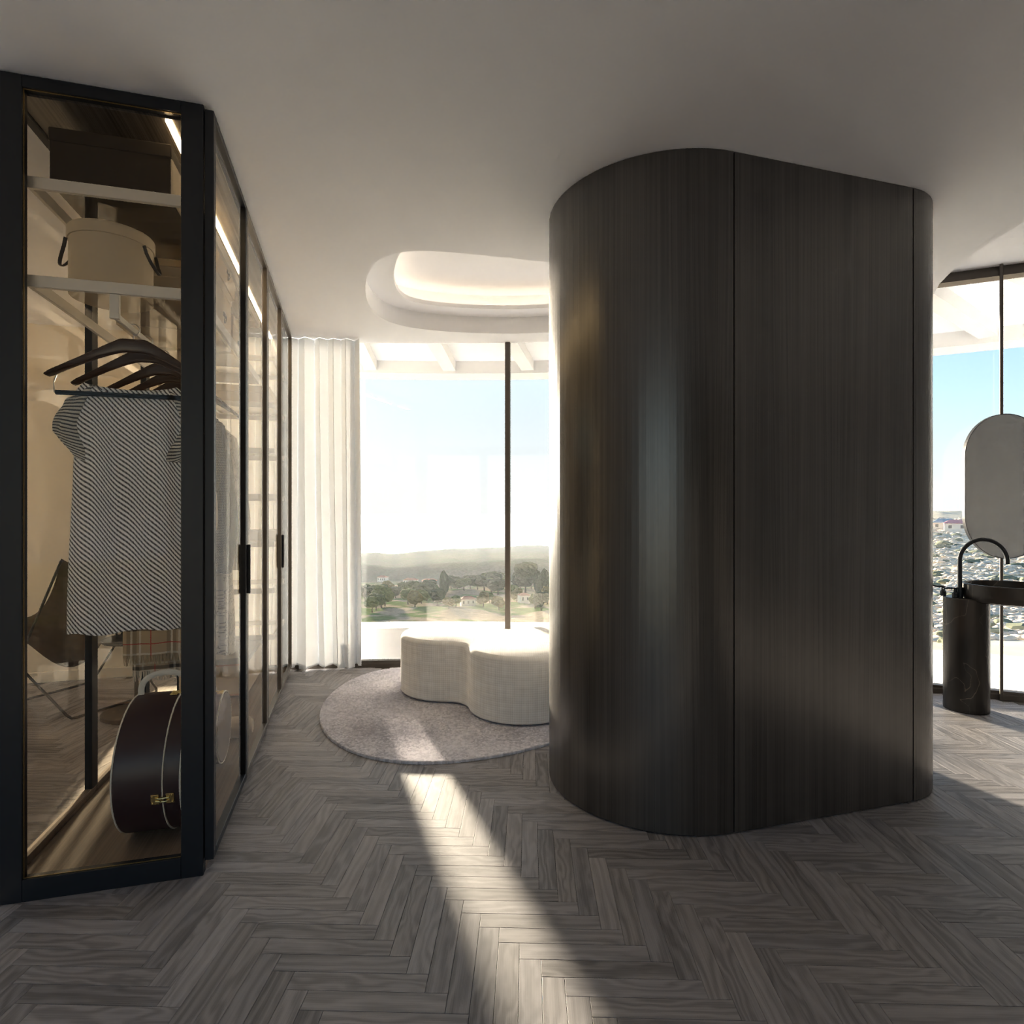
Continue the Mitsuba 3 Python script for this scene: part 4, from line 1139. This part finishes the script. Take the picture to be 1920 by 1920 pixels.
ORD = ['leftmost', 'second from the left', 'third from the left', 'fourth from the left', 'fifth from the left', 'sixth from the left', 'seventh from the left', 'eighth from the left', 'ninth from the left', 'tenth from the left', 'eleventh from the left', 'twelfth from the left', 'thirteenth from the left', 'fourteenth from the left', 'fifteenth from the left', 'sixteenth from the left']
ADJ = ['dark green round tree', 'bright green tree', 'very dark broad tree', 'yellowish tree', 'slim dark cypress']
def row_of(t):
    return 'near row' if t[1] < 475 else 'middle row' if t[1] < 570 else 'far row'
for px, Y, h, kd, wd_ in TREES:
    x, y = seen(px, Y)
    alike = sorted(t[0] for t in TREES if t[3] == kd and row_of(t) == row_of((px, Y)))
    where = ORD[alike.index(px)] if len(alike) > 1 else 'only one of its kind'
    tree(x, y, h, kd, wd_, g.uniform(0, 360), f'{ADJ[kd]} in the {row_of((px, Y))} of the valley, {where} there')
def house(key, px, Y, wx, wy, h, label, roof='m_roof', rot=0.0):
    x, y = seen(px, Y)
    z = float(land(x, y)) - .5
    q = T().translate([float(x), float(y), z]).rotate([0, 0, 1], rot)
    M4 = np.array(q.matrix, float).reshape(4, 4)
    def pl(mesh):
        m = mesh.copy(); m.apply_transform(M4); return m
    put(key + '__walls', pl(cbox(-wx / 2, wx / 2, -wy / 2, wy / 2, 0, h, .05)), 'm_plaster')
    o = .5
    e = np.array([(-wx / 2 - o, -wy / 2 - o, h), (wx / 2 + o, -wy / 2 - o, h), (wx / 2 + o, wy / 2 + o, h), (-wx / 2 - o, wy / 2 + o, h), (-wx / 4, 0, h + wy * .26), (wx / 4, 0, h + wy * .26)])
    put(key + '__roof', pl(trimesh.convex.convex_hull(e)), roof)
    n = max(2, int(wx / 3))
    for i in range(n):
        xc = -wx / 2 + wx * (i + .5) / n
        put(num(key + '__window', i), pl(box(xc - .55, xc + .55, -wy / 2 - .06, -wy / 2 + .1, h * .45, h * .8)), 'm_window_dark')
    tag(key, label, 'house')
house('house', 877, 455, 11, 8, 6.0, 'pale house with a tiled roof in the middle of the valley', rot=12)
house('house_001', 770, 690, 16, 9, 6, 'low house with a red roof far off at the left of the valley', rot=-8)
house('house_002', 805, 720, 18, 9, 6, 'long house with a red roof far off below the ridge', rot=6)
house('house_003', 982, 470, 8, 7, 7, 'pale house among cypresses at the right of the valley', rot=20)
house('house_004', 718, 760, 12, 8, 6, 'small pale house far off at the left ridge', rot=-15)
house('house_005', 1772, 255, 9, 7, 3.4, 'long low building with a blue roof on the right hillside', roof='m_roof_blue', rot=-35)
house('house_006', 1792, 245, 8, 6, 3.8, 'low building with a pink roof on the right hillside', roof='m_roof_pink', rot=-35)
# scrub and boulders of the right hillside
def scrub(n, seed, lo, hi, y0, y1):
    g = np.random.default_rng(seed)
    base = [trimesh.creation.icosphere(1, 1.0) for _ in range(6)]
    vs = []
    for i, b in enumerate(base):
        v = np.array(b.vertices); v = v * (1 + .8 * (meshkit.fbm(v * 2 + i * 7, 2, i)[:, None] - .5)); vs.append(v)
    f0 = np.array(base[0].faces)
    V, Fc = [], []
    for i in range(n):
        Y = math.exp(g.uniform(math.log(y0), math.log(y1)))
        x = Y * g.uniform(.60, .98)
        z = float(land(x, Y))
        s = g.uniform(lo, hi) * (Y / 80) ** .55
        V.append(vs[i % 6] * np.array([s * g.uniform(.8, 1.4), s * g.uniform(.8, 1.3), s * g.uniform(.35, .65)]) + [x, Y, z + s * .15]); Fc.append(f0 + len(f0) // 2 * 0 + i * len(vs[0]))
    return np.vstack(V), np.vstack(Fc)
put('hillside__boulder_field', scrub(5200, 4, .20, .65, 32, 340), 'm_stone', smooth=True, label='pale boulders and dry scrub covering the right hillside', kind='stuff')
put('hillside__shrub_field', scrub(150, 6, .6, 1.4, 30, 330), 'm_scrub', label='low green shrubs between the boulders of the right hillside', kind='stuff')

# ------------------------------------------------------------------ haze lying in the valley
scene['valley_haze'] = {'type': 'cube', 'to_world': T().translate([0, 2230, -91.5]).scale([3500, 2000, 88.5]), 'bsdf': {'type': 'null'},
                        'interior': {'type': 'homogeneous', 'albedo': rgb(.97, .98, .99), 'sigma_t': 0.00026}}
tag('valley_haze', 'pale haze lying over the valley and the far hills', kind='structure')
